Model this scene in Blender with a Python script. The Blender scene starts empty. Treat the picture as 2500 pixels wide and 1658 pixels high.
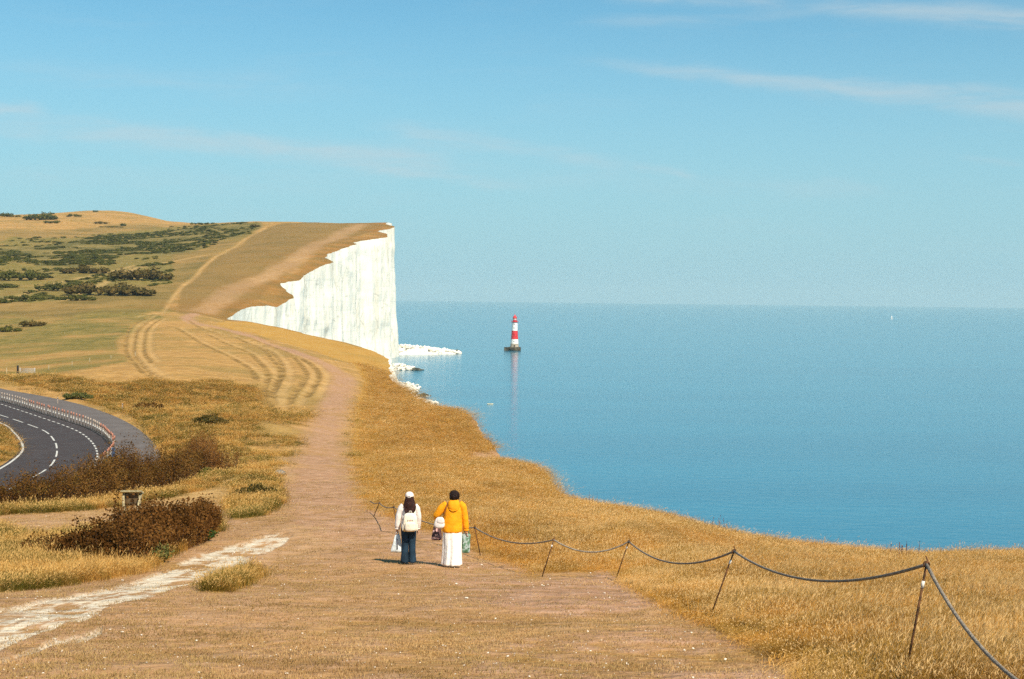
import bpy, bmesh, math, random
import numpy as np
from mathutils import Vector, Matrix

random.seed(7)
RNG = np.random.default_rng(11)
SC = bpy.context.scene
COL = SC.collection

# ------------------------------------------------------------------ camera, sky, sun, exposure
F = 3472.0                 # focal length in photo pixels (50 mm on 36 mm film, 2500 px wide)
H = 57.0                   # eye height above the sea
SEA_END = 20000.0
PITCH = math.atan((829.0 - 727.6) / F)
ROLL = 0.01176
_fw = Vector((0, math.cos(PITCH), -math.sin(PITCH)))
_up0 = Vector((0, math.sin(PITCH), math.cos(PITCH)))
_rt0 = Vector((1, 0, 0))
_rt = _rt0 * math.cos(ROLL) + _up0 * math.sin(ROLL)
_up = -_rt0 * math.sin(ROLL) + _up0 * math.cos(ROLL)
cam_d = bpy.data.cameras.new("camera")
cam = bpy.data.objects.new("camera", cam_d)
COL.objects.link(cam)
cam.matrix_world = Matrix(((_rt.x, _up.x, -_fw.x, 0), (_rt.y, _up.y, -_fw.y, 0), (_rt.z, _up.z, -_fw.z, H), (0, 0, 0, 1)))
cam_d.sensor_width = 36.0
cam_d.lens = 50.0
cam_d.clip_start = 0.2
cam_d.clip_end = 60000
SC.camera = cam

SUN_EL = math.radians(48)
SUN_H = Vector((0.56, -0.83, 0)).normalized()
sun_dir = Vector((SUN_H.x * math.cos(SUN_EL), SUN_H.y * math.cos(SUN_EL), math.sin(SUN_EL)))
sd = bpy.data.lights.new("sun", 'SUN')
sd.energy = 4.6
sd.angle = math.radians(0.53)
sd.color = (1.0, 0.89, 0.73)
sun = bpy.data.objects.new("sun", sd)
COL.objects.link(sun)
sun.rotation_euler = (-sun_dir).to_track_quat('-Z', 'Y').to_euler()
sun.location = (40, -60, 150)

SC.view_settings.view_transform = 'Standard'
SC.view_settings.look = 'None'
SC.view_settings.exposure = 0.58
SC.view_settings.gamma = 1.0
SC.cycles.use_denoising = False
SC.cycles.max_bounces = 4
SC.cycles.diffuse_bounces = 2
SC.cycles.glossy_bounces = 2
SC.cycles.transmission_bounces = 2
SC.cycles.use_adaptive_sampling = True
SC.cycles.adaptive_threshold = 0.02
SC.cycles.volume_bounces = 0
SC.cycles.sample_clamp_indirect = 6.0


class NT:
    """tiny helper round a node tree"""
    def __init__(self, tree):
        self.t = tree
        tree.nodes.clear()

    def n(self, typ, **kw):
        nd = self.t.nodes.new(typ)
        for k, v in kw.items():
            if k.startswith('i_'):
                key = k[2:]
                key = int(key) if key.isdigit() else key.replace('_', ' ')
                self.put(nd.inputs[key], v)
            else:
                setattr(nd, k, v)
        return nd

    def put(self, sock, v):
        if isinstance(v, bpy.types.NodeSocket):
            self.t.links.new(v, sock)
        else:
            if isinstance(v, (tuple, list)) and len(v) == 3 and sock.type == 'RGBA':
                v = (*v, 1)
            sock.default_value = v

    def m(self, op, a, b=0.0, c=0.0, clamp=False):
        nd = self.t.nodes.new('ShaderNodeMath')
        nd.operation = op
        nd.use_clamp = clamp
        self.put(nd.inputs[0], a); self.put(nd.inputs[1], b); self.put(nd.inputs[2], c)
        return nd.outputs[0]

    def mix(self, f, a, b, mode='MIX'):
        nd = self.t.nodes.new('ShaderNodeMix')
        nd.data_type = 'RGBA'; nd.blend_type = mode
        self.put(nd.inputs[0], f); self.put(nd.inputs[6], a); self.put(nd.inputs[7], b)
        return nd.outputs[2]

    def noise(self, vec, scale, detail=3.0, rough=0.55, dist=0.0):
        nd = self.n('ShaderNodeTexNoise', i_Scale=scale, i_Detail=detail, i_Roughness=rough, i_Distortion=dist)
        if vec is not None:
            self.put(nd.inputs['Vector'], vec)
        return nd.outputs[0]

    def ramp(self, f, lo, hi, a=0.0, b=1.0, smooth=True):
        nd = self.n('ShaderNodeMapRange')
        nd.interpolation_type = 'SMOOTHSTEP' if smooth else 'LINEAR'
        self.put(nd.inputs[0], f)
        for k, v in enumerate((lo, hi, a, b)):
            self.put(nd.inputs[k + 1], v)
        return nd.outputs[0]

    def scale(self, vec, s):
        nd = self.n('ShaderNodeVectorMath', operation='MULTIPLY')
        self.put(nd.inputs[0], vec); nd.inputs[1].default_value = s
        return nd.outputs[0]


# photo pixel -> world direction (slope form)
def pix(u, v):
    cx = (u - 1250.0) / F; cy = -(v - 829.0) / F
    d = _rt * cx + _up * cy + _fw
    return d.x / d.y, -d.z / d.y          # a = x/y , q = drop per metre of y


world = bpy.data.worlds.new("World")
SC.world = world
world.use_nodes = True
W = NT(world.node_tree)
sky = W.n('ShaderNodeTexSky', sky_type='NISHITA')
sky.sun_disc = False
sky.sun_elevation = SUN_EL
sky.sun_rotation = math.atan2(sun_dir.x, sun_dir.y)
sky.altitude = 50
sky.air_density = 1.0
sky.dust_density = 0.6
sky.ozone_density = 1.5
tc = W.n('ShaderNodeTexCoord')
sep = W.n('ShaderNodeSeparateXYZ')
W.put(sep.inputs[0], tc.outputs['Generated'])
X, Y, Z = sep.outputs
yy = W.m('MAXIMUM', W.m('ABSOLUTE', Y), 0.02)
A_ = W.m('DIVIDE', X, yy)
E_ = W.m('DIVIDE', Z, yy)
comb = W.n('ShaderNodeCombineXYZ')
W.put(comb.inputs[0], A_); W.put(comb.inputs[1], E_)
AE = comb.outputs[0]
wisp = W.noise(W.scale(AE, (9, 60, 1)), 1.0, 6, 0.62, 0.6)
wisp2 = W.noise(W.scale(AE, (25, 90, 1)), 1.0, 5, 0.6, 0.3)


def streak(p0, p1, w0, w1, amt):
    a0, e0 = pix(*p0); a1, e1 = pix(*p1); e0 = -e0; e1 = -e1
    L = math.hypot(a1 - a0, e1 - e0); ca, sa = (a1 - a0) / L, (e1 - e0) / L
    da = W.m('SUBTRACT', A_, a0); de = W.m('SUBTRACT', E_, e0)
    al = W.m('ADD', W.m('MULTIPLY', da, ca), W.m('MULTIPLY', de, sa))
    pe = W.m('SUBTRACT', W.m('MULTIPLY', de, ca), W.m('MULTIPLY', da, sa))
    pe = W.m('ADD', pe, W.m('MULTIPLY', W.m('SUBTRACT', wisp2, 0.5), 0.012))
    t = W.m('DIVIDE', al, L)
    wd = W.ramp(t, 0, 1, w0 / F, w1 / F, False)
    r = W.m('DIVIDE', pe, wd)
    g = W.m('EXPONENT', W.m('MULTIPLY', W.m('MULTIPLY', r, r), -1.0))
    end = W.m('MULTIPLY', W.ramp(t, -0.02, 0.25), W.ramp(t, 1.15, 0.85))
    br = W.ramp(wisp, 0.30, 0.62, 0.25, 1.0)
    return W.m('MULTIPLY', W.m('MULTIPLY', W.m('MULTIPLY', g, end), br), amt)


cl = None
for st in [((1360, 142), (2700, 285), 12, 28, 0.48), ((1900, 185), (2600, 235), 9, 18, 0.24),
           ((1900, 0), (2700, 60), 22, 30, 0.50), ((1450, -6), (1900, 8), 14, 14, 0.45),
           ((1380, 60), (2000, 30), 14, 14, 0.16),
           ((-120, 290), (1150, 400), 28, 26, 0.46), ((-200, 262), (95, 268), 13, 13, 0.50), ((-100, 320), (110, 318), 18, 18, 0.34),
           ((860, 300), (1500, 400), 24, 20, 0.28), ((780, 395), (1250, 452), 12, 12, 0.28),
           ((1530, 405), (1690, 428), 9, 9, 0.26), ((1100, 420), (2100, 470), 24, 26, 0.14), ((2330, 380), (2500, 405), 9, 9, 0.13),
           ((-150, 160), (800, 215), 26, 26, 0.16), ((-100, 420), (900, 450), 34, 34, 0.15), ((1980, 430), (2150, 470), 14, 14, 0.10)]:
    s = streak(*st)
    cl = s if cl is None else W.m('ADD', cl, s)
veil = W.m('MULTIPLY', W.ramp(wisp, 0.48, 0.85), 0.10)
cl = W.m('ADD', cl, veil)
cl = W.m('MULTIPLY', cl, W.ramp(Y, 0.05, 0.3), clamp=True)
SKY_TINT = (0.46, 0.89, 0.95, 1)
tint = W.mix(1.0, sky.outputs[0], SKY_TINT, 'MULTIPLY')
hazef = W.ramp(Z, -0.02, 0.27, 1.0, 0.0)          # pale sea haze ring low over the whole horizon
tint = W.mix(W.m('MULTIPLY', hazef, 0.92), tint, (2.85, 4.65, 5.5, 1))
skyc = W.mix(cl, tint, (4.4, 5.1, 5.4, 1))
bg = W.n('ShaderNodeBackground', i_Color=skyc, i_Strength=0.088)
wo = W.n('ShaderNodeOutputWorld')
W.put(wo.inputs[0], bg.outputs[0])


# ------------------------------------------------------------------ general helpers
def tag(o, label=None, cat=None, group=None, kind=None):
    if label: o['label'] = label
    if cat: o['category'] = cat
    if group: o['group'] = group
    if kind: o['kind'] = kind
    return o


def empty(name, loc, rz=0.0):
    o = bpy.data.objects.new(name, None)
    o.empty_display_size = 0.2
    COL.objects.link(o)
    o.location = loc; o.rotation_euler = (0, 0, rz)
    return o


def obj(name, me, mat=None, parent=None, loc=None):
    o = bpy.data.objects.new(name, me)
    COL.objects.link(o)
    if mat is not None and not me.materials:
        me.materials.append(mat)
    if parent is not None:
        o.parent = parent
    if loc is not None:
        o.location = loc
    return o


class MB:
    """collects verts / faces for one mesh"""
    def __init__(self):
        self.v = []; self.f = []

    def box(self, lo, hi):
        b = len(self.v)
        for z in (lo[2], hi[2]):
            self.v += [(lo[0], lo[1], z), (hi[0], lo[1], z), (hi[0], hi[1], z), (lo[0], hi[1], z)]
        self.f += [(b, b+3, b+2, b+1), (b+4, b+5, b+6, b+7)] + [(b+i, b+(i+1) % 4, b+4+(i+1) % 4, b+4+i) for i in range(4)]
        return self

    def lathe(self, prof, n=24, c=(0, 0), closed=True):
        b = len(self.v)
        for r, z in prof:
            for k in range(n):
                t = 2*math.pi*k/n
                self.v.append((c[0]+r*math.cos(t), c[1]+r*math.sin(t), z))
        for i in range(len(prof)-1):
            for k in range(n):
                k2 = (k+1) % n
                self.f.append((b+i*n+k, b+i*n+k2, b+(i+1)*n+k2, b+(i+1)*n+k))
        if closed:
            self.f.append(tuple(b+k for k in range(n))[::-1])
            e = b+(len(prof)-1)*n
            self.f.append(tuple(e+k for k in range(n)))
        return self

    def tube(self, pts, rad, n=8, sq=None):
        """tube along points, radii per point (scalar or (rx,ry)); sq = flatten factor"""
        b = len(self.v); P = [Vector(p) for p in pts]; m = len(P)
        ref = Vector((0, 1, 0.001))
        for i, p in enumerate(P):
            t = (P[min(i+1, m-1)] - P[max(i-1, 0)]).normalized()
            s = t.cross(ref)
            if s.length < 1e-3: s = t.cross(Vector((1, 0, 0)))
            s.normalize(); w = s.cross(t).normalized()
            r = rad[i] if isinstance(rad, (list, tuple)) else rad
            rx, ry = (r if isinstance(r, (list, tuple)) else (r, r))
            for k in range(n):
                a = 2*math.pi*k/n
                self.v.append(tuple(p + s*(rx*math.cos(a)) + w*(ry*math.sin(a))))
        for i in range(m-1):
            for k in range(n):
                k2 = (k+1) % n
                self.f.append((b+i*n+k, b+i*n+k2, b+(i+1)*n+k2, b+(i+1)*n+k))
        self.f.append(tuple(b+k for k in range(n))[::-1])
        self.f.append(tuple(b+(m-1)*n+k for k in range(n)))
        return self

    def rings(self, rings, n=24, fold=None, cap=True):
        """rings: (cx,cy,cz,rx,ry); fold(theta,i)->radius factor"""
        b = len(self.v)
        for i, (cx, cy, cz, rx, ry) in enumerate(rings):
            for k in range(n):
                a = 2*math.pi*k/n
                f = fold(a, i) if fold else 1.0
                dz = 0
                self.v.append((cx+rx*f*math.cos(a), cy+ry*f*math.sin(a), cz+dz))
        m = len(rings)
        for i in range(m-1):
            for k in range(n):
                k2 = (k+1) % n
                self.f.append((b+i*n+k, b+i*n+k2, b+(i+1)*n+k2, b+(i+1)*n+k))
        if cap:
            self.f.append(tuple(b+k for k in range(n))[::-1])
            self.f.append(tuple(b+(m-1)*n+k for k in range(n)))
        return self

    def mesh(self, name, smooth=True):
        me = bpy.data.meshes.new(name)
        me.from_pydata(self.v, [], self.f)
        if smooth:
            me.polygons.foreach_set('use_smooth', [True]*len(me.polygons))
        me.update()
        return me

    def build(self, name, mat, parent=None, smooth=True, bevel=0, sub=0):
        o = obj(name, self.mesh(name, smooth), mat, parent)
        if bevel:
            md = o.modifiers.new('bevel', 'BEVEL'); md.width = bevel; md.segments = 2; md.limit_method = 'ANGLE'
        if sub:
            md = o.modifiers.new('sub', 'SUBSURF'); md.levels = sub; md.render_levels = sub
        return o


def material(name):
    m = bpy.data.materials.new(name)
    m.use_nodes = True
    return m, NT(m.node_tree)


def simple(name, col, rough=0.7, var=0.12, scale=8.0, bump=0.0, metal=0.0, spec=0.3, bscale=None):
    """principled with noise-mottled base colour and optional bump"""
    m, t = material(name)
    tcn = t.n('ShaderNodeTexCoord')
    nz = t.noise(tcn.outputs['Object'], scale, 4)
    c2 = tuple(max(0, x*(1-2*var)) for x in col)
    c3 = tuple(min(1, x*(1+var)) for x in col)
    cc = t.mix(t.ramp(nz, 0.3, 0.7), c2, c3)
    p = t.n('ShaderNodeBsdfPrincipled', i_Base_Color=cc, i_Roughness=rough, i_Metallic=metal)
    p.inputs['Specular IOR Level'].default_value = spec
    if bump:
        b = t.n('ShaderNodeBump', i_Strength=bump, i_Distance=0.02)
        t.put(b.inputs['Height'], t.noise(tcn.outputs['Object'], bscale or scale*3, 4))
        t.put(p.inputs['Normal'], b.outputs[0])
    o = t.n('ShaderNodeOutputMaterial')
    t.put(o.inputs[0], p.outputs[0])
    return m


# ------------------------------------------------------------------ numpy noise
_perm = RNG.random((512, 512)).astype(np.float32)


def vnoise(x, y):
    x = np.asarray(x, dtype=np.float64); y = np.asarray(y, dtype=np.float64)
    xi = np.floor(x).astype(np.int64); yi = np.floor(y).astype(np.int64)
    fx = x-xi; fy = y-yi
    fx = fx*fx*(3-2*fx); fy = fy*fy*(3-2*fy)
    x0 = xi & 511; x1 = (xi+1) & 511; y0 = yi & 511; y1 = (yi+1) & 511
    return ((_perm[x0, y0]*(1-fx)+_perm[x1, y0]*fx)*(1-fy) + (_perm[x0, y1]*(1-fx)+_perm[x1, y1]*fx)*fy)*2-1


def fbm(x, y, o=4, g=0.5):
    s = 0; a = 1.0; n = 0; x = np.asarray(x, dtype=np.float64); y = np.asarray(y, dtype=np.float64)
    for k in range(o):
        s = s + a*vnoise(x*2**k+17.3*k, y*2**k+5.1*k); n += a; a *= g
    return s/n


# ------------------------------------------------------------------ terrain: surveyed points (photo u, v, distance) -> smooth height field
CP = []          # (a, s, q)


def cp(u, v, d):
    a, q = pix(u, v)
    CP.append((a, math.log(d), q))


EYE, SLOPE = 1.65, 0.14
for d in (2.5, 4, 6, 9, 13, 19, 27):
    for a in (-0.75, -0.5, -0.25, 0, 0.25, 0.5, 0.75):
        CP.append((a, math.log(d), EYE/d+SLOPE))
for a in (-0.7, -0.45, -0.3, -0.15, 0.0, 0.08):
    for d, dr in ((32, 6.12), (36, 6.56), (40, 6.84), (44, 7.12)):
        CP.append((a, math.log(d), dr/d))
for a in (0.2, 0.3, 0.42, 0.6):
    CP.append((a, math.log(36), EYE/36+SLOPE))
ROAD_DROP = 14.2


def road_d(u, v):
    return ROAD_DROP/pix(u, v)[1]


for u, v in [(0, 960), (0, 1000), (0, 1060), (100, 1000), (200, 1020), (140, 1100), (250, 1080), (330, 1060), (385, 1105), (40, 1170), (140, 1160), (-150, 1000),
             (-150, 1120), (-300, 1000), (-300, 1150), (250, 1190), (100, 1250), (-150, 1250), (-350, 1250)]:
    cp(u, v, road_d(u, v))
for t_ in [
    # near left shoulder
    (0, 1250, 54), (-300, 1240, 54), (300, 1245, 56), (150, 1235, 60), (300, 1215, 65), (500, 1165, 80), (600, 1200, 69),
    # right of road and meadow
    (420, 1060, 136), (470, 1010, 162), (560, 1000, 180), (560, 1100, 118), (640, 1100, 120), (400, 940, 232), (300, 930, 228), (150, 922, 236), (0, 915, 255), (-200, 910, 260),
    (70, 912, 310), (0, 860, 420), (200, 870, 370), (0, 800, 560), (0, 740, 700), (0, 690, 820), (0, 640, 1000), (0, 600, 1200), (0, 560, 1450), (0, 528, 1800),
    (-300, 860, 400), (-300, 740, 700), (-300, 640, 1000), (-300, 560, 1450), (-300, 530, 1800), (-700, 860, 400), (-700, 640, 1000), (-700, 530, 1800),
    (200, 800, 540), (200, 740, 690), (200, 690, 820), (200, 640, 1000), (200, 600, 1200), (200, 560, 1480), (230, 516, 1900), (330, 522, 1850),
    (400, 870, 360), (400, 800, 530), (400, 765, 630), (400, 720, 740), (400, 680, 840), (400, 640, 980), (400, 600, 1200), (400, 565, 1450), (400, 539, 1780),
    (600, 900, 320), (600, 850, 430), (600, 800, 560), (520, 781, 620), (480, 760, 660), (560, 730, 730), (600, 700, 790), (650, 650, 900), (600, 600, 1130), (700, 620, 1000),
    (750, 600, 1080), (800, 580, 1170), (850, 560, 1300), (900, 545, 1480), (765, 543, 1520), (600, 542, 1620), (500, 545, 1650),
    # middle ground
    (450, 1000, 202), (600, 950, 252), (700, 1000, 205), (800, 950, 270), (850, 900, 372), (700, 830, 500), (850, 1000, 215), (860, 1100, 130), (1000, 1100, 140), (1100, 1100, 144),
    (1000, 1000, 232), (1050, 1200, 74), (900, 1200, 70), (780, 1200, 68), (600, 1130, 98), (1300, 1250, 60), (1500, 1305, 44),
    (1800, 1350, 42), (2200, 1400, 37), (950, 960, 300), (1200, 1180, 88)]:
    cp(*t_)
COAST = [(2900, 1366, 43.4), (2700, 1362, 44), (2500, 1358, 45), (2350, 1357, 46), (2200, 1351, 47.5), (2050, 1336, 50), (1800, 1308, 56), (1640, 1262, 67), (1500, 1240, 80), (1386, 1217, 91),
         (1374, 1208, 95), (1344, 1173, 110), (1342, 1161, 117), (1328, 1147, 126), (1290, 1131, 140), (1242, 1121, 149), (1231, 1118, 152), (1228, 1107, 160), (1206, 1083, 176), (1190, 1071, 184), (1178, 1056, 193), (1166, 1032, 212), (1150, 1012, 231), (1132, 1004, 241), (1062, 993, 262), (1015, 968, 300), (963, 932, 380),
         (953, 922, 393), (950, 876, 468), (938, 869, 485), (920, 858, 502), (860, 839, 540), (800, 826, 570), (735, 813, 600), (700, 803, 615), (640, 792, 632), (556, 785, 650),
         (574, 762, 668), (612, 750, 698), (648, 746, 716), (672, 752, 738), (719, 727, 772), (684, 690, 830), (731, 684, 860), (757, 664, 900), (814, 645, 960), (796, 630, 985),
         (802, 621, 1010), (840, 604, 1070), (873, 595, 1110), (864, 590, 1130), (908, 583, 1180), (947, 576, 1230), (947, 568, 1270), (922, 564, 1290), (962, 559, 1350), (964, 556, 1362),
         (941, 548, 1440), (956, 544, 1500)]
for c in COAST:
    cp(*c)
for u, v, d in [(-700, 530, 1800), (0, 528, 1800), (230, 516, 1900), (400, 539, 1780), (600, 542, 1620), (765, 543, 1520), (900, 545, 1490), (1000, 546, 1500)]:
    a, q = pix(u, v)
    CP.append((a, math.log(d*1.25), q+0.022)); CP.append((a, math.log(d*1.9), q+0.05))
CP = np.array(CP)
SK = 0.28
NA, NS = 460, 640
A0, A1 = -0.80, 0.80
S0, S1 = math.log(2.2), math.log(3600)


def tps_grid():
    P = np.stack([CP[:, 0], CP[:, 1]*SK], 1)
    n = len(P)

    def U(r2):
        return 0.5*r2*np.log(r2+1e-12)
    D2 = ((P[:, None]-P[None])**2).sum(-1)
    K = U(D2)+np.eye(n)*1e-4
    Q = np.concatenate([np.ones((n, 1)), P], 1)
    M = np.zeros((n+3, n+3)); M[:n, :n] = K; M[:n, n:] = Q; M[n:, :n] = Q.T
    w = np.linalg.solve(M, np.concatenate([CP[:, 2], np.zeros(3)]))
    aa = np.linspace(A0, A1, NA); ss = np.linspace(S0, S1, NS)
    G = np.zeros((NS, NA))
    for i, s in enumerate(ss):
        p = np.stack([aa, np.full(NA, s*SK)], 1)
        r2 = ((p[:, None]-P[None])**2).sum(-1)
        G[i] = U(r2)@w[:n]+w[n]+p@w[n+1:]
    return G


QG = tps_grid()
near = np.exp(np.linspace(S0, S1, NS))
wn = np.clip((28-near)/12, 0, 1)[:, None]          # the near slope is a plain incline
QG = QG*(1-wn)+(EYE/near[:, None]+SLOPE)*wn


def q_at(a, s):
    fi = np.clip((np.asarray(s)-S0)/(S1-S0)*(NS-1), 0, NS-1.001); fj = np.clip((np.asarray(a)-A0)/(A1-A0)*(NA-1), 0, NA-1.001)
    i = fi.astype(int); j = fj.astype(int); u = fi-i; v = fj-j
    return (QG[i, j]*(1-v)+QG[i, j+1]*v)*(1-u)+(QG[i+1, j]*(1-v)+QG[i+1, j+1]*v)*u


_sl = np.linspace(S0, S1, 3000)


def lift(u, v):
    """first ground hit of the sight line through photo point (u, v): returns (a, s)"""
    a, q = pix(u, v)
    hit = np.nonzero(q_at(np.full(3000, a), _sl) <= q)[0]
    k = hit[0] if len(hit) else 2999
    return a, float(_sl[k])


# road outlines on the level shelf
def rl(pts):
    out = []
    for u, v in pts:
        a, q = pix(u, v); d = ROAD_DROP/q
        out.append((a*d, d))
    return out


def smooth_line(pts, n=120):
    P = np.array(pts, float)
    t = np.concatenate([[0], np.cumsum(np.hypot(*np.diff(P, axis=0).T))])
    m = len(P); out = []
    T = np.linspace(0, t[-1], n)
    for x in T:
        k = min(max(int(np.searchsorted(t, x))-1, 0), m-2)
        f = (x-t[k])/(t[k+1]-t[k])
        p0 = P[max(k-1, 0)]; p1 = P[k]; p2 = P[k+1]; p3 = P[min(k+2, m-1)]
        out.append(0.5*((2*p1)+(-p0+p2)*f+(2*p0-5*p1+4*p2-p3)*f*f+(-p0+3*p1-3*p2+p3)*f**3))
    return np.array(out)


R_IN = smooth_line(rl([(-420, 925), (-200, 978), (-80, 1010), (0, 1036), (25, 1056), (42, 1078), (46, 1092), (42, 1105), (25, 1121), (0, 1138), (-60, 1168), (-200, 1215), (-420, 1260)]))
R_CEN = smooth_line(rl([(-420, 900), (-200, 952), (-80, 988), (0, 1013), (60, 1033), (110, 1053), (132, 1075), (139, 1095), (136, 1117), (118, 1142), (70, 1170), (-40, 1222), (-200, 1275), (-420, 1330)]))
R_EDGE = smooth_line(rl([(-420, 877), (-200, 925), (-80, 962), (0, 986), (100, 1019), (170, 1044), (205, 1062), (228, 1084), (238, 1108), (233, 1131), (215, 1150), (180, 1175), (100, 1215), (-40, 1280), (-420, 1430)]))
R_BAR = smooth_line(rl([(-420, 870), (-200, 920), (-80, 957), (7, 981), (48, 992), (91, 1006), (139, 1021), (199, 1040), (231, 1054), (258, 1072), (275, 1092), (276, 1110), (266, 1128), (245, 1146), (215, 1168), (140, 1210), (0, 1285), (-420, 1450)]))
R_OUT = smooth_line(rl([(-420, 855), (-200, 890), (-80, 926), (0, 948), (100, 966), (180, 983), (255, 1006), (320, 1036), (365, 1070), (388, 1100), (394, 1128), (380, 1165), (330, 1210), (200, 1280), (0, 1380), (-420, 1520)]))
ROAD_POLY = np.concatenate([R_OUT, R_IN[::-1]])


def in_poly(x, y, poly):
    x = np.asarray(x); y = np.asarray(y)
    c = np.zeros(x.shape, bool)
    P = np.asarray(poly); n = len(P); j = n-1
    for i in range(n):
        xi, yi = P[i]; xj, yj = P[j]
        if yi != yj:
            c ^= ((yi > y) != (yj > y)) & (x < (xj-xi)*(y-yi)/(yj-yi)+xi)
        j = i
    return c


def seg_dist(x, y, line):
    x = np.asarray(x, float); y = np.asarray(y, float)
    best = np.full(x.shape, 1e9)
    L = np.asarray(line, float)
    for i in range(len(L)-1):
        px, py = L[i, :2]; dx, dy = L[i+1, :2]-L[i, :2]
        l2 = dx*dx+dy*dy+1e-12
        t = np.clip(((x-px)*dx+(y-py)*dy)/l2, 0, 1)
        best = np.minimum(best, np.hypot(x-px-t*dx, y-py-t*dy))
    return best


def road_blend(x, y):
    m = (np.abs(x+55) < 60) & (y > 55) & (y < 260)
    w = np.zeros(np.shape(x))
    if m.any():
        xs, ys = x[m], y[m]
        ins = in_poly(xs, ys, ROAD_POLY)
        dd = seg_dist(xs, ys, ROAD_POLY[::3])
        w[m] = np.where(ins, 1.0, np.clip(1-dd/6.0, 0, 1)**2)
    return w


def ground(x, y):
    x = np.atleast_1d(np.asarray(x, float)); y = np.atleast_1d(np.asarray(y, float))
    d = np.maximum(y, 2.3)
    a = np.clip(x/d, A0, A1)
    z = H-q_at(a, np.log(d))*d
    z = z+0.025*fbm(x/0.9, y/0.9, 3)+0.07*fbm(x/5, y/5, 3)
    z = z+np.clip((d-70)/150, 0, 1)*0.30*fbm(x/22, y/22, 3)+np.clip((d-600)/500, 0, 1)*2.2*fbm(x/95, y/95, 4)
    bank = np.clip((d-55)/30, 0, 1)*np.clip((300-d)/80, 0, 1)*np.clip((-.135-a)/.05, 0, 1)
    z = z+bank*(.55*fbm(x/5.5, y/7, 3)+.25*fbm(x/1.9, y/1.9, 2))
    w = road_blend(x, y)
    return z*(1-w)+(H-ROAD_DROP-0.07)*w


def gz(x, y):
    return float(ground(x, y)[0])


def at(u, v):
    a, s = lift(u, v); d = math.exp(s)
    return Vector((a*d, d, gz(a*d, d)))


def atd(u, v, d):
    """point on the sight line at distance d"""
    a, q = pix(u, v)
    return Vector((a*d, d, H-q*d))


# ------------------------------------------------------------------ coast line and land mesh rows
def seg(d0, d1, n):
    return list(np.linspace(math.log(d0), math.log(d1), n, endpoint=False))


SR = np.array(seg(2.4, 10, 24)+seg(10, 42, 170)+seg(42, 60, 70)+seg(60, 240, 170)+seg(240, 650, 300)+seg(650, 1560, 330)+seg(1560, 2100, 60)+seg(2100, 3500, 14))
cA = np.array([pix(u, v)[0] for u, v, d in COAST]); cS = np.array([math.log(d) for u, v, d in COAST])
o_ = np.argsort(cS); cA, cS = cA[o_], cS[o_]
cA = np.concatenate([[2.2, 1.2], cA, [-0.11, -0.17, -0.3]]); cS = np.concatenate([[math.log(34), math.log(41)], cS, [math.log(1600), math.log(1900), math.log(3500)]])
AC = np.interp(SR, cS, cA)
dR = np.exp(SR)
jag = np.where(dR > 650, 2.6, np.where(dR > 110, 0.9, 0.35))*fbm(dR/np.where(dR > 650, 16, np.where(dR > 110, 9, 2.2)), dR*0+3.3, 4, 0.6)
AC = AC+jag/dR
AC[dR < 36] = 9
AMIN, AMAX = -0.66, 0.70
acol = np.concatenate([np.linspace(AMIN, -0.40, 40, endpoint=False), np.linspace(-0.40, 0.06, 470, endpoint=False), np.linspace(0.06, 0.40, 200, endpoint=False), np.linspace(0.40, AMAX, 40)])
GA = np.minimum(acol[None, :], AC[:, None])
GS = np.repeat(SR[:, None], len(acol), 1)
GD = np.exp(GS)
GX = GA*GD; GY = GD
GZ = ground(GX.ravel(), GY.ravel()).reshape(GX.shape)

# ------------------------------------------------------------------ ground cover zones, in plan
def plan(pts):
    out = []
    for u, v in pts:
        a, s = lift(u, v)
        out.append((a, s*0.3))
    return out


def xyline(pts):
    out = []
    for u, v in pts:
        a, s = lift(u, v); d = math.exp(s)
        out.append((a*d, d))
    return out


TALL = plan([(2010, 1690), (1985, 1658), (1900, 1592), (1800, 1550), (1700, 1508), (1570, 1450), (1490, 1392), (1400, 1395), (1300, 1408), (1220, 1372), (1130, 1338), (1000, 1294), (920, 1262), (858, 1228),
             (855, 1150), (858, 1050), (862, 990), (880, 930), (852, 885), (790, 866), (700, 838), (600, 812), (525, 793)])+[(-0.20, math.log(640)*0.3), (0.9, math.log(660)*0.3), (0.9, math.log(10)*0.3)]
LEFT0 = None
LEFT1 = plan([(-60, 1290), (100, 1315), (300, 1290), (530, 1262), (540, 1290), (440, 1345), (320, 1400), (150, 1425), (-60, 1450)])
BANK = plan([(-60, 915), (150, 921), (280, 940), (420, 930), (560, 930), (620, 960), (620, 1040), (580, 1100), (490, 1125), (405, 1120), (398, 1090), (330, 1020), (200, 968), (-60, 925)])
TUFT = plan([(500, 1442), (560, 1410), (620, 1400), (648, 1406), (600, 1422), (540, 1448)])
SCARP = plan([(1140, 1102), (1200, 1096), (1226, 1100), (1236, 1122), (1190, 1120), (1130, 1122)])
SCARP2 = plan([(1120, 1008), (1150, 1010), (1200, 1078), (1180, 1075), (1150, 1030)])
ISLE = plan([(-60, 1030), (10, 1050), (38, 1080), (42, 1095), (20, 1118), (-60, 1155)])
LEFT2 = plan([(560, 1240), (600, 1160), (680, 1165), (690, 1230), (640, 1260), (560, 1270)])
BACKV = plan([(-60, 1262), (150, 1250), (330, 1232), (440, 1205), (600, 1170), (590, 1130), (430, 1150)])+[(-0.26, math.log(100)*0.3), (-0.5, math.log(100)*0.3)]
CHALK1 = plan([(-60, 1502), (90, 1470), (266, 1437), (400, 1388), (520, 1345), (600, 1322), (680, 1296), (720, 1300), (690, 1330), (610, 1372), (480, 1418), (400, 1448), (270, 1482), (240, 1500), (100, 1542), (-60, 1600)])
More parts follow.
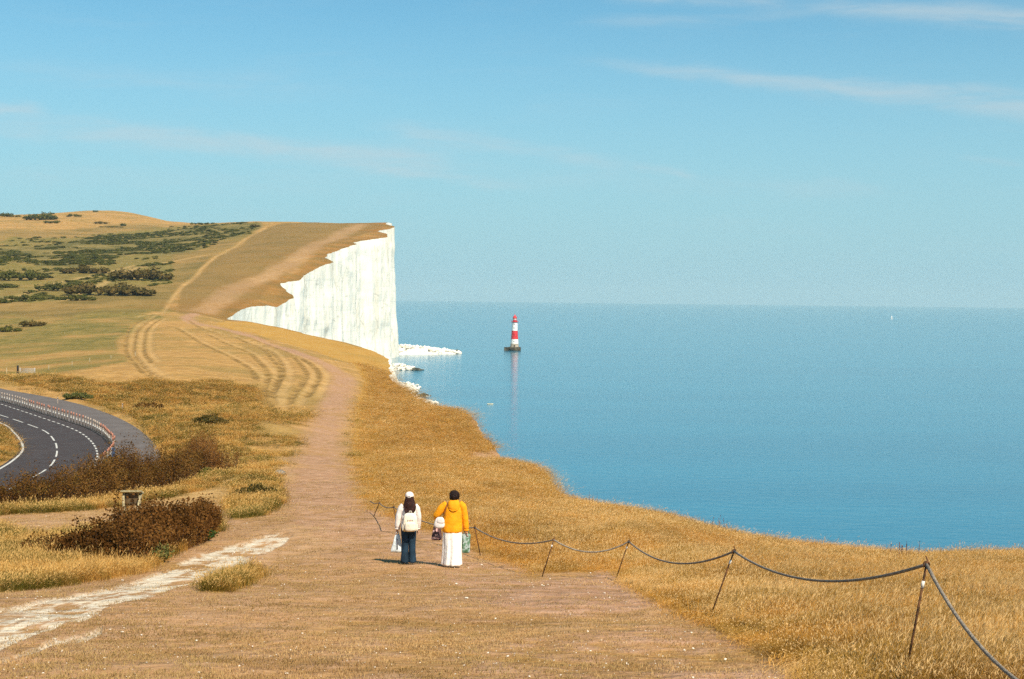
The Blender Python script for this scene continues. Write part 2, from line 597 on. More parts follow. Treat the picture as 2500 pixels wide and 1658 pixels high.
CHALK2 = plan([(-60, 1625), (120, 1562), (250, 1530), (250, 1545), (100, 1578), (-60, 1640)])
PALE3 = plan([(600, 1130), (690, 1110), (720, 1150), (715, 1230), (660, 1265), (600, 1260), (640, 1200)])
PALE1 = plan([(560, 1345), (600, 1300), (680, 1280), (760, 1275), (850, 1290), (880, 1310), (850, 1340), (700, 1370), (600, 1390)])
PALE2 = plan([(1100, 1545), (1300, 1525), (1500, 1492), (1620, 1478), (1700, 1505), (1640, 1520), (1400, 1535), (1150, 1570)])
EARTH1 = plan([(1050, 1690), (2000, 1690), (1940, 1630), (1800, 1565), (1680, 1520), (1500, 1528), (1300, 1548), (1180, 1590)])
EARTH2 = plan([(1090, 1395), (1180, 1400), (1300, 1420), (1470, 1388), (1530, 1440), (1610, 1478), (1500, 1490), (1350, 1500), (1210, 1480), (1120, 1440)])
GREEN_P = [plan(p) for p in [
    [(-200, 838), (150, 850), (330, 868), (300, 890), (120, 905), (-200, 905)], [(160, 780), (400, 745), (430, 760), (260, 790), (100, 800)],
    [(-200, 700), (160, 690), (120, 720), (-200, 760)], [(590, 1170), (660, 1165), (680, 1210), (600, 1220)],
    [(-300, 600), (200, 580), (450, 550), (640, 545), (600, 580), (420, 620), (420, 690), (250, 730), (-300, 750)],
    [(280, 960), (420, 1000), (420, 1030), (300, 990)], [(-200, 765), (150, 770), (330, 745), (400, 775), (290, 830), (300, 870), (250, 900), (-200, 912)], [(480, 990), (560, 1000), (540, 1060), (470, 1050)]]]
SCRUBZ = [plan(p) for p in [
    [(-300, 622), (120, 600), (220, 582), (330, 572), (450, 560), (620, 547), (640, 556), (560, 582), (470, 605), (420, 622), (330, 622), (240, 640), (150, 660), (60, 640), (-300, 652)]]]
HILL = plan([(430, 765), (440, 700), (520, 640), (620, 570), (700, 545), (930, 545), (930, 560), (800, 600), (720, 660), (640, 730), (560, 760)])
TALL_XY = [(a*math.exp(q/.3), math.exp(q/.3)) for a, q in TALL[:-3]]
HEATH = plan([(-700, 575), (100, 560), (330, 552), (480, 552), (640, 550), (530, 625), (440, 695), (395, 760), (330, 770), (-700, 775)])
PATHS = [  # centre line, half width m
    (xyline([(1160, 1395), (1080, 1370), (1000, 1345), (930, 1320), (860, 1275), (800, 1235), (775, 1180), (778, 1130), (790, 1080), (805, 1020), (822, 980), (838, 945), (840, 920), (815, 900), (770, 878),
             (700, 852), (640, 832), (570, 808), (510, 797), (468, 789), (452, 777), (470, 765)]), 2.1, 'earth'),
    (xyline([(490, 762), (520, 745), (548, 722), (575, 702), (612, 690), (655, 672), (700, 652), (728, 636), (742, 618), (775, 596), (822, 580), (850, 562), (885, 549)]), 6.5, 'path'),
    (xyline([(600, 1170), (520, 1195), (440, 1225), (330, 1240), (200, 1262), (60, 1300), (-40, 1330)]), 1.3, 'pale'),
]
RUTS = [[(462, 783), (503, 805), (592, 829), (651, 853), (681, 879), (690, 906), (678, 935), (660, 960)], [(500, 815), (547, 835), (607, 862), (642, 894), (654, 918), (645, 945), (652, 975), (676, 1010)],
        [(560, 818), (633, 849), (666, 879), (684, 902), (680, 926), (664, 956), (668, 985)], [(610, 826), (678, 849), (713, 870), (740, 897), (747, 914), (736, 938), (716, 962), (700, 990)],
        [(650, 838), (720, 868), (765, 893), (778, 915), (768, 940), (748, 968)], [(430, 800), (500, 842), (565, 872), (612, 905), (625, 930)],
        [(379, 776), (342, 800), (330, 829), (327, 862), (345, 888), (375, 912), (430, 940)], [(370, 770), (322, 797), (308, 829), (308, 862), (328, 888), (355, 912), (414, 942), (500, 965)],
        [(392, 778), (362, 800), (352, 830), (352, 860), (368, 885)]]
for k, r_ in enumerate(RUTS):          # curving wheel ruts, each with its pushed-up pale rim
    L_ = smooth_line(xyline(r_), 40); PATHS.append((L_, 0.62 if k < 6 else .5, 'rut'))
    PATHS.append((L_+np.array([1.9, .5]), 0.75, 'track'))
for off in (6,):
    PATHS.append((xyline([(392+off, 764), (420+off, 722), (452+off, 688), (520+off*.7, 632), (585+off*.5, 592), (650+off*.3, 555)]), 1.0, 'track'))
PATHS.append((xyline([(20, 735), (110, 700), (250, 668), (330, 648)]), 2.0, 'track'))
PATHS.append((xyline([(150, 735), (260, 690), (330, 655), (500, 625)]), 3.0, 'track'))
PATHS.append((xyline([(330, 775), (400, 762), (452, 768)]), 1.2, 'track'))


def zones(a, s, x, y):
    """cover amounts at plan points; edges broken up by noise"""
    d = np.exp(s)
    wx = fbm(x/(d*0.012+.05), y/(d*0.03+.1), 3)*0.006; wy = fbm(x/(d*0.012+.05)+40, y/(d*0.03+.1)+9, 3)*0.010
    A = a+wx; S = (s+wy*2.2)*0.3
    z = {}
    z['tall'] = in_poly(A, S, TALL).astype(float)
    z['left'] = (in_poly(A, S, LEFT1) | in_poly(A, S, BANK) | in_poly(A, S, TUFT) | in_poly(A, S, ISLE) | in_poly(A, S, LEFT2) | in_poly(A, S, BACKV)).astype(float)
    z['chalk'] = np.maximum(in_poly(A, S, CHALK1), 0.8*in_poly(A, S, CHALK2))
    z['pale'] = np.maximum(np.maximum(0.75*in_poly(A, S, PALE1), 0.5*in_poly(A, S, PALE2)), .6*in_poly(A, S, PALE3))
    z['earth'] = np.maximum(np.maximum(1.0*in_poly(A, S, EARTH1), 1.0*in_poly(A, S, EARTH2)), .66*np.clip((66-d)/18, 0, 1)*(1-z['tall'])*(1-z['left']))
    sc0 = np.maximum(in_poly(A, S, SCARP), .7*in_poly(A, S, SCARP2))
    z['earth'] = np.maximum(z['earth'], sc0*.8); z['tall'] = z['tall']*(1-sc0)
    g = np.zeros(np.shape(x))
    for p in GREEN_P:
        g = np.maximum(g, in_poly(A+wx, S+wy*.3, p))
    z['green'] = g
    sc_ = np.zeros(np.shape(x))
    for p in SCRUBZ:
        sc_ = np.maximum(sc_, in_poly(A, S, p))
    z['scrub'] = sc_
    z['hill'] = in_poly(A, S, HILL).astype(float); z['heath'] = in_poly(A, S, HEATH).astype(float)
    rut = np.zeros(np.shape(x)); trk = np.zeros(np.shape(x))
    X2 = x+wx*d*0.5; Y2 = y+wy*d*0.5
    for line, hw, kind in PATHS:
        L = np.array(line); m = (x > L[:, 0].min()-hw*3) & (x < L[:, 0].max()+hw*3) & (y > L[:, 1].min()-hw*3) & (y < L[:, 1].max()+hw*3)
        if not m.any(): continue
        t = np.zeros(np.shape(x)); t[m] = np.clip(1.5-(seg_dist(x[m], y[m], L) if kind in ('rut', 'track') else seg_dist(X2[m], Y2[m], L)+.45*hw*fbm(x[m]/(hw*.6), y[m]/(hw*2.2), 3))/hw, 0, 1)
        if kind == 'earth': z['earth'] = np.maximum(z['earth'], t*0.9)
        elif kind == 'path': z['pale'] = np.maximum(z['pale'], t*(.45+.4*fbm(x/30, y/60, 3))); z['earth'] = np.maximum(z['earth'], t*.35)
        elif kind == 'pale': z['pale'] = np.maximum(z['pale'], t*0.8)
        elif kind == 'rut': rut = np.maximum(rut, t)
        else: trk = np.maximum(trk, t)
    z['rut'] = rut; z['track'] = trk
    z['tall'] = z['tall']*(1-np.clip(z['earth']*(y > 60), 0, 1))
    return z


ZN = zones(GA.ravel(), GS.ravel(), GX.ravel(), GY.ravel())
# coast fringe: worn, rust brown turf along the far cliff top
edge_m = (AC[:, None]-GA)*GD
rust = np.clip(1-edge_m/np.where(GD > 640, 26, 3.0)*(0.7+0.5*fbm(GY/30, GX*0+2, 3)), 0, 1)*(GD > 520)
GZ = GZ-(ZN['rut'].reshape(GX.shape)*0.28+ZN['track'].reshape(GX.shape)*np.clip(GD/1500, .05, .3)+ZN['chalk'].reshape(GX.shape)*0.04+ZN['earth'].reshape(GX.shape)*0.02)
for_edge = np.clip(edge_m/2.5, 0, 1)
GZ = GZ-np.where(GD < 600, 0.25*(1-for_edge)**2, 0)          # rounded turf lip

keep = ~((acol[None, :] > AC[:, None]+1e-9))
nr, nc = GX.shape
idx = np.arange(nr*nc).reshape(nr, nc)
snap = np.where(keep, 0, 1)
first = np.argmax(~keep, axis=1)            # first column on the edge
first[keep.all(axis=1)] = nc-1
cols = np.minimum(np.arange(nc)[None, :], first[:, None])
vid = idx[np.arange(nr)[:, None], cols]     # collapse everything past the coast onto the edge vertex
q4 = np.stack([vid[:-1, :-1], vid[:-1, 1:], vid[1:, 1:], vid[1:, :-1]], -1).reshape(-1, 4)
ok = (q4[:, 0] != q4[:, 1]) | (q4[:, 3] != q4[:, 2])
q4 = q4[ok]
used = np.unique(q4); remap = -np.ones(nr*nc, int); remap[used] = np.arange(len(used))
V = np.stack([GX.ravel(), GY.ravel(), GZ.ravel()], 1)[used]
faces = []
for f in remap[q4].tolist():
    g = [f[0]]
    for k in f[1:]:
        if k != g[-1] and k != g[0]: g.append(k)
    if len(g) >= 3: faces.append(g)
gme = bpy.data.meshes.new('ground')
gme.from_pydata(V.tolist(), [], faces)
gme.polygons.foreach_set('use_smooth', [True]*len(gme.polygons))


def fattr(me, name, rgba):
    at_ = me.color_attributes.new(name, 'FLOAT_COLOR', 'POINT')
    at_.data.foreach_set('color', np.ascontiguousarray(rgba, dtype=np.float32).ravel())


def blur(a, k=1):
    g = a.reshape(nr, nc).copy()
    for _ in range(k):
        p = np.pad(g, 1, mode='edge')
        g = (p[1:-1, 1:-1]*2+p[:-2, 1:-1]+p[2:, 1:-1]+p[1:-1, :-2]+p[1:-1, 2:])/6
    return g.ravel()


zt = np.maximum(ZN['tall'], 0)
fattr(gme, 'zone_a', np.stack([blur(ZN['earth'], 2), blur(ZN['chalk'], 1), blur(ZN['green'], 4), blur(zt, 1)], 1)[used])
fattr(gme, 'zone_b', np.stack([blur(np.maximum(ZN['pale'], ZN['track']*.62), 2), blur(ZN['scrub'], 3), blur(ZN['hill'], 4), blur(rust.ravel(), 1)], 1)[used])
fattr(gme, 'zone_c', np.stack([blur(ZN['rut'], 1), blur(ZN['left'], 1), blur(ZN['heath'], 5), np.ones(nr*nc)], 1)[used])


def ground_material():
    m, t = material('dry_downland')
    geo = t.n('ShaderNodeNewGeometry'); P = geo.outputs['Position']
    za = t.n('ShaderNodeAttribute', attribute_name='zone_a'); zb = t.n('ShaderNodeAttribute', attribute_name='zone_b'); zc = t.n('ShaderNodeAttribute', attribute_name='zone_c')
    sa = t.n('ShaderNodeSeparateColor'); t.put(sa.inputs[0], za.outputs['Color']); sb = t.n('ShaderNodeSeparateColor'); t.put(sb.inputs[0], zb.outputs['Color'])
    scs = t.n('ShaderNodeSeparateColor'); t.put(scs.inputs[0], zc.outputs['Color'])
    earth, chalk, green = sa.outputs; tall = za.outputs['Alpha']; pale, scrub, hill = sb.outputs; rustz = zb.outputs['Alpha']; rut, left, heath = scs.outputs
    n1 = t.noise(P, 9.0, 4, 0.65); n2 = t.noise(P, 1.6, 4, 0.6); n3 = t.noise(P, 0.22, 4, 0.6); n4 = t.noise(P, 0.035, 4, 0.6); n5 = t.noise(P, 34.0, 3, 0.6)
    # dry turf
    c = t.mix(t.ramp(n3, .38, .62), (.32, .165, .042), (.48, .268, .082))
    c = t.mix(t.m('MULTIPLY', t.ramp(t.noise(t.scale(P, (.5, .16, .5)), 1.0, 4, .65), .50, .62), .5), c, (.25, .135, .035))
    c = t.mix(t.m('MULTIPLY', t.ramp(n2, .48, .64), .65), c, (.30, .165, .06))
    c = t.mix(t.m('MULTIPLY', t.ramp(n4, .45, .60), .65), c, t.mix(n3, (.14, .10, .02), (.26, .165, .04)))
    c = t.mix(t.m('MULTIPLY', t.ramp(n1, .50, .66), .6), c, (.56, .35, .125))
    n7 = t.noise(t.scale(P, (.012, .02, .012)), 1.0, 4, .6)
    c = t.mix(t.m('MULTIPLY', heath, t.ramp(n7, .34, .60, .35, .95)), c, t.mix(t.ramp(n4, .38, .62), (.115, .088, .020), (.235, .15, .042)))
    # greener sward
    gf = t.m('MULTIPLY', green, t.ramp(t.m('ADD', t.m('MULTIPLY', n4, .6), t.m('MULTIPLY', n3, .4)), .36, .56))
    c = t.mix(gf, c, t.mix(t.ramp(n3, .35, .65), (.095, .092, .017), (.23, .165, .04)))
    c = t.mix(t.m('MULTIPLY', scrub, .85), c, t.mix(t.ramp(n4, .42, .62), (.070, .070, .015), (.20, .145, .04)))
    # olive brown hill flank
    c = t.mix(t.m('MULTIPLY', hill, .8), c, t.mix(t.ramp(n4, .35, .65), (.125, .088, .022), (.215, .125, .036)))
    # tall golden grass underlay
    tallc = t.mix(t.ramp(n3, .35, .65), (.40, .205, .035), (.46, .26, .06))
    tallc = t.mix(t.m('MULTIPLY', t.ramp(n2, .5, .75), .6), tallc, (.30, .155, .03))
    tallc = t.mix(t.m('MULTIPLY', t.ramp(n4, .5, .7), .35), tallc, (.27, .19, .05))
    c = t.mix(t.m('MAXIMUM', tall, t.m('MULTIPLY', left, .8)), c, tallc)
    c = t.mix(t.m('MULTIPLY', rustz, .9), c, t.mix(t.ramp(n4, .38, .62), (.27, .115, .020), (.165, .09, .018)))
    # trodden and bare
    pf = t.m('MULTIPLY', pale, t.ramp(t.m('ADD', t.m('MULTIPLY', n2, .5), t.m('MULTIPLY', n3, .5)), .30, .6), clamp=True)
    c = t.mix(pf, c, (.52, .325, .13))
    ef = t.m('MULTIPLY', earth, t.ramp(t.m('ADD', t.m('ADD', t.m('MULTIPLY', n2, .35), t.m('MULTIPLY', n3, .35)), t.m('MULTIPLY', n4, .3)), .33, .53), clamp=True)
    ec = t.mix(t.ramp(n2, .35, .7), (.33, .170, .100), (.47, .275, .170))
    ec = t.mix(t.m('MULTIPLY', t.ramp(n1, .55, .75), .5), ec, (.42, .26, .13))
    c = t.mix(ef, c, ec)
    mp_ = t.n('ShaderNodeMapping'); mp_.inputs['Scale'].default_value = (2.4, .42, 1); t.put(mp_.inputs[0], P)
    ns_ = t.noise(mp_.outputs[0], 1.0, 5, .65)
    cf = t.m('MULTIPLY', chalk, t.ramp(t.m('ADD', t.m('MULTIPLY', ns_, .65), t.m('MULTIPLY', n2, .35)), .43, .53), clamp=True)
    chc = t.mix(t.ramp(n1, .4, .7), (.60, .50, .36), (.74, .68, .56))
    chc = t.mix(t.m('MULTIPLY', t.ramp(n2, .55, .7), .6), chc, (.40, .28, .16))
    c = t.mix(cf, c, chc)
    c = t.mix(t.m('MULTIPLY', rut, .85), c, t.mix(t.ramp(n3, .4, .6), (.15, .085, .018), (.34, .2, .06)))
    c = t.mix(t.m('MULTIPLY', t.ramp(n5, .52, .66), .40), c, (.60, .42, .19))
    n6 = t.noise(P, 5.0, 3, .6)
    c = t.mix(t.m('MULTIPLY', t.ramp(n6, .54, .68), .35), c, (.26, .14, .055))
    hs = t.n('ShaderNodeHueSaturation', i_Saturation=1.0, i_Value=1.0); t.put(hs.inputs['Color'], c); c = hs.outputs[0]
    b = t.n('ShaderNodeBump', i_Strength=0.7, i_Distance=0.05)
    t.put(b.inputs['Height'], t.m('ADD', t.m('MULTIPLY', n1, .5), t.m('MULTIPLY', n5, .35)))
    b2 = t.n('ShaderNodeBump', i_Strength=0.6, i_Distance=1.0)
    t.put(b2.inputs['Height'], t.m('ADD', t.m('MULTIPLY', n2, .3), n3)); t.put(b2.inputs['Normal'], b.outputs[0])
    p = t.n('ShaderNodeBsdfPrincipled', i_Base_Color=c, i_Roughness=.95, i_Normal=b2.outputs[0])
    p.inputs['Specular IOR Level'].default_value = 0.08
    o = t.n('ShaderNodeOutputMaterial'); t.put(o.inputs[0], p.outputs[0])
    return m


M_GROUND = ground_material()
g_o = obj('ground', gme, M_GROUND)
tag(g_o, 'dry golden downland rolling from the foreground path to the far hill', kind='structure')

# ------------------------------------------------------------------ chalk cliff below the land's edge
def cliff_material():
    m, t = material('chalk_cliff')
    geo = t.n('ShaderNodeNewGeometry'); P = geo.outputs['Position']
    v1 = t.noise(t.scale(P, (.14, .14, .05)), 1.0, 5, .6)
    v2 = t.noise(t.scale(P, (.05, .05, .02)), 1.0, 4, .6)
    hz = t.noise(t.scale(P, (.012, .012, 1.1)), 1.0, 3, .5)
    sp = t.noise(t.scale(P, (.5, .5, .25)), 1.0, 4, .65)
    c = t.mix(t.ramp(v1, .30, .70), (.88, .80, .65), (.92, .86, .73))
    c = t.mix(t.m('MULTIPLY', t.ramp(v2, .52, .64), .5), c, (.72, .62, .46))
    c = t.mix(t.m('MULTIPLY', t.ramp(hz, .58, .66), .35), c, (.62, .60, .52))
    c = t.mix(t.m('MULTIPLY', t.ramp(sp, .62, .70), .5), c, (.42, .37, .27))
    ck = t.n('ShaderNodeTexVoronoi', feature='DISTANCE_TO_EDGE', i_Scale=1.0); t.put(ck.inputs['Vector'], t.scale(P, (.09, .09, .045)))
    c = t.mix(t.m('MULTIPLY', t.ramp(ck.outputs['Distance'], .012, .045, 1, 0), t.ramp(v2, .40, .6, .0, .5)), c, (.45, .41, .33))
    b = t.n('ShaderNodeBump', i_Strength=.45, i_Distance=1.5)
    t.put(b.inputs['Height'], t.m('ADD', v1, t.m('MULTIPLY', sp, .5)))
    p = t.n('ShaderNodeBsdfPrincipled', i_Base_Color=c, i_Roughness=.95, i_Normal=b.outputs[0])
    p.inputs['Specular IOR Level'].default_value = .1
    o = t.n('ShaderNodeOutputMaterial'); t.put(o.inputs[0], p.outputs[0])
    return m


M_CLIFF = cliff_material()
rows = np.nonzero((AC < AMAX) & (dR > 36) & (dR < 2400))[0]
ex = AC[rows]*dR[rows]; ey = dR[rows].copy()
ez = GZ[rows, first[rows]]
k_ = 9
kx = np.convolve(np.pad(ex, k_, mode='edge'), np.ones(2*k_+1)/(2*k_+1), 'valid'); ky = np.convolve(np.pad(ey, k_, mode='edge'), np.ones(2*k_+1)/(2*k_+1), 'valid')
tx = np.gradient(kx); ty = np.gradient(ky); tl = np.hypot(tx, ty)
ox, oy = ty/tl, -tx/tl
arc = np.concatenate([[0], np.cumsum(np.hypot(np.diff(kx), np.diff(ky)))])
NZ = 46
cv = np.zeros((len(rows), NZ, 3))
for k in range(NZ):
    f = k/(NZ-1)
    z = ez*(1-f)+(-1.5)*f
    h = ez-z
    big = np.clip(dR[rows]/700, 0.25, 1)
    off = 0.026*h+np.clip(f-.8, 0, 1)*h*0.07
    off = off+np.minimum(h/6, 1)*big*(3.0*fbm(arc/38, z/130+3, 3)+.8*fbm(arc/11, z/30+8, 3)+.5*fbm(arc/4, z/6, 3)+1.0*fbm(arc*0+z/13, arc/70, 3))
    off = off+2.0*np.exp(-((dR[rows]-435)/48)**2)*np.minimum(h/5, 1)
    off = np.maximum(off, -2.0*f)
    cv[:, k, 0] = ex+ox*off; cv[:, k, 1] = ey+oy*off; cv[:, k, 2] = z
ci = np.arange(len(rows)*NZ).reshape(len(rows), NZ)
cf = np.stack([ci[:-1, :-1], ci[:-1, 1:], ci[1:, 1:], ci[1:, :-1]], -1).reshape(-1, 4)
cme = bpy.data.meshes.new('cliff')
cme.from_pydata(cv.reshape(-1, 3).tolist(), [], cf.tolist())
cme.polygons.foreach_set('use_smooth', [True]*len(cme.polygons))
tag(obj('cliff', cme, M_CLIFF), 'sheer white chalk cliff dropping from the turf to the sea', kind='structure')

# ------------------------------------------------------------------ sea
def sea_material():
    m, t = material('calm_sea')
    geo = t.n('ShaderNodeNewGeometry'); P = geo.outputs['Position']
    w1 = t.noise(t.scale(P, (.10, .22, 1)), 1.0, 4, .6); w2 = t.noise(t.scale(P, (.45, .9, 1)), 1.0, 3, .6); w3 = t.noise(t.scale(P, (.0012, .010, 1)), 1.0, 5, .6)
    b = t.n('ShaderNodeBump', i_Strength=.15, i_Distance=1.0)
    t.put(b.inputs['Height'], t.m('ADD', t.m('MULTIPLY', w1, 1.0), t.m('MULTIPLY', w2, .5)))
    c = t.mix(t.ramp(w3, .35, .65), (.002, .122, .205), (.004, .146, .235))
    p = t.n('ShaderNodeBsdfPrincipled', i_Base_Color=c, i_Roughness=.13, i_IOR=1.33, i_Normal=b.outputs[0])
    o = t.n('ShaderNodeOutputMaterial'); t.put(o.inputs[0], p.outputs[0])
    return m


sme = bpy.data.meshes.new('sea')
sx = 14000
sme.from_pydata([(-sx, -2500, 0), (sx, -2500, 0), (sx, SEA_END, 0), (-sx, SEA_END, 0)], [], [(0, 1, 2, 3)])
M_SEA = sea_material()
tag(obj('sea', sme, M_SEA), 'calm blue sea reaching the pale horizon', kind='structure')

# ------------------------------------------------------------------ fallen chalk at the cliff foot
M_ROCK = simple('weed_dark_rock', (.075, .075, .05), .85, .3, .6)
M_CHALKROCK = simple('fallen_chalk', (.78, .74, .64), .95, .15, .5, .6, bscale=.9)
M_SHINGLE = simple('grey_shingle', (.44, .40, .34), .95, .2, .3, .4)


def sea_pt(u, v, z=0.0):
    a, q = pix(u, v); d = (H-z)/q
    return a*d, d


def rubble(name, label, spine, width, height, n, seed, dark_tip=True):
    """a bar of fallen chalk: low mound along a spine of (x,y,h) plus boulders"""
    r = random.Random(seed)
    th = empty(name, (spine[0][0], spine[0][1], 0))
    tag(th, label, kind='structure')
    o0 = Vector((spine[0][0], spine[0][1], 0))
    S = np.array([p[:2] for p in spine]); hs = [p[2] for p in spine]
    L = np.concatenate([[0], np.cumsum(np.hypot(*np.diff(S, axis=0).T))])
    m = MB(); nu, nv = 40, 14
    for i in range(nu):
        f = i/(nu-1)*L[-1]
        cx, cy = np.interp(f, L, S[:, 0]), np.interp(f, L, S[:, 1]); hh = np.interp(f, L, hs)
        k = min(int(np.searchsorted(L, f)), len(S)-1); k = max(k, 1)
        t = S[k]-S[k-1]; t = t/np.hypot(*t); nx, ny = t[1], -t[0]
        w = width*(0.25+0.75*(1-i/(nu-1)))
        for j in range(nv):
            g = j/(nv-1)*2-1
            x = cx+nx*g*w; y = cy+ny*g*w
            z = hh*(1-abs(g)**1.4)*(0.75+0.5*float(vnoise(x/5, y/5)))+0.5*float(vnoise(x/1.7, y/1.7))-0.6
            m.v.append((x-o0.x, y-o0.y, z))
    for i in range(nu-1):
        for j in range(nv-1):
            b = i*nv+j
            m.f.append((b, b+1, b+nv+1, b+nv))
    m.build('shingle_bank', M_CHALKROCK, th)
    mw, mk = MB(), MB()
    for k in range(n):
        f = r.random()**0.8*L[-1]
        cx, cy = np.interp(f, L, S[:, 0]), np.interp(f, L, S[:, 1]); hh = np.interp(f, L, hs)
        g = r.uniform(-1, 1)
        kk = max(1, min(int(np.searchsorted(L, f)), len(S)-1)); t = S[kk]-S[kk-1]; t = t/np.hypot(*t)
        w = width*(0.3+0.8*(1-f/L[-1]))
        x = cx+t[1]*g*w; y = cy-t[0]*g*w
        z = max(0, hh*(1-abs(g)**1.4))*0.9
        sz = r.uniform(.5, 1.5)*(1.6 if r.random() < .15 else 1)*max(1, height/5)
        tgt = mk if (dark_tip and (f > .8*L[-1] or abs(g) > .93) and r.random() < .75) else mw
        bb = len(tgt.v)
        for (px, py, pz) in ICO_V:
            q = r.uniform(.65, 1.15)
            tgt.v.append((x-o0.x+px*sz*q, y-o0.y+py*sz*q*1.1, z+pz*sz*q*.7))
        tgt.f += [tuple(bb+i for i in fc) for fc in ICO_F]
    o = mw.build('fallen_boulders', M_CHALKROCK, th, smooth=False); o['kind'] = 'stuff'
    if mk.v:
        o = mk.build('weed_covered_boulders', M_ROCK, th, smooth=False); o['kind'] = 'stuff'
    return th


def ico(sub=1):
    bm = bmesh.new(); bmesh.ops.create_icosphere(bm, subdivisions=sub, radius=1.0)
    v = [tuple(x.co) for x in bm.verts]; f = [tuple(x.index for x in fc.verts) for fc in bm.faces]
    bm.free(); return v, f


ICO_V, ICO_F = ico(1)
x1, y1 = sea_pt(968, 868); x2, y2 = sea_pt(1040, 866); x3, y3 = sea_pt(1112, 861)
rubble('beach', 'broad fan of fallen chalk reaching into the sea below the far cliff', [(x1-14, y1+60, 9), (x1+14, y1+52, 8.5), (x2-6, y2+36, 7.0), (x2+8, y2+26, 5.0), (x3-14, y3+12, 1.6), (x3, y3+4, .5)], 40, 9, 420, 3)
x1, y1 = sea_pt(958, 905); x2, y2 = sea_pt(1016, 905)
rubble('beach', 'small spit of chalk boulders between the two headlands', [(x1-6, y1+20, 6), (x1+8, y1+16, 4.5), (x2-4, y2+8, 2.2), (x2+3, y2+4, .5)], 15, 4, 150, 4)
x1, y1 = sea_pt(975, 945); x2, y2 = sea_pt(1030, 968); x3, y3 = sea_pt(1052, 967)
rubble('beach', 'strip of white boulders at the water behind the grassy headland', [(x1-8, y1+6, 3.4), (x1+6, y1, 3.2), (x2-8, y2+4, 2.6), (x3, y3, .5)], 9, 3, 170, 5)
x1, y1 = sea_pt(1015, 978); x2, y2 = sea_pt(1062, 986)
rubble('beach', 'nearest white chalk pile in the sea by the grassy headland', [(x1-6, y1+2, 3.0), (x2-6, y2, 2.6), (x2+1, y2, .8)], 7, 3, 90, 6, False)

# ------------------------------------------------------------------ scattered cover (grass, scrub) built as instances of small meshes
SRC = {}


def source_collection(key, meshes, mat):
    c = bpy.data.collections.new('src_'+key)
    for i, me in enumerate(meshes):
        me.materials.append(mat)
        c.objects.link(bpy.data.objects.new(f'src_{key}_{i:02d}', me))
    SRC[key] = c
    return c


def scatter(name, label, pts, rot, scl, idx, src, kind='stuff', cat=None):
    me = bpy.data.meshes.new(name)
    n = len(pts)
    me.vertices.add(n); me.vertices.foreach_set('co', np.asarray(pts, np.float32).ravel())
    for nm, arr in (('rot', rot), ('scl', scl)):
        a_ = me.attributes.new(nm, 'FLOAT_VECTOR', 'POINT'); a_.data.foreach_set('vector', np.asarray(arr, np.float32).ravel())
    a_ = me.attributes.new('idx', 'INT', 'POINT'); a_.data.foreach_set('value', np.asarray(idx, np.int32))
    o = obj(name, me)
    ng = bpy.data.node_groups.new('scatter_'+name, 'GeometryNodeTree')
    ng.interface.new_socket('Geometry', in_out='INPUT', socket_type='NodeSocketGeometry')
    ng.interface.new_socket('Geometry', in_out='OUTPUT', socket_type='NodeSocketGeometry')
    N = ng.nodes; Lk = ng.links
    gi = N.new('NodeGroupInput'); go = N.new('NodeGroupOutput'); ip = N.new('GeometryNodeInstanceOnPoints'); ci_ = N.new('GeometryNodeCollectionInfo')
    ci_.inputs['Collection'].default_value = src; ci_.inputs['Separate Children'].default_value = True; ci_.inputs['Reset Children'].default_value = True
    Lk.new(gi.outputs[0], ip.inputs['Points']); Lk.new(ci_.outputs[0], ip.inputs['Instance']); ip.inputs['Pick Instance'].default_value = True
    for nm, sk, dt in (('rot', 'Rotation', 'FLOAT_VECTOR'), ('scl', 'Scale', 'FLOAT_VECTOR'), ('idx', 'Instance Index', 'INT')):
        na = N.new('GeometryNodeInputNamedAttribute'); na.data_type = dt; na.inputs[0].default_value = nm
        Lk.new(na.outputs[0], ip.inputs[sk])
    Lk.new(ip.outputs[0], go.inputs[0])
    md = o.modifiers.new('scatter', 'NODES'); md.node_group = ng
    tag(o, label, kind=kind, cat=cat)
    return o


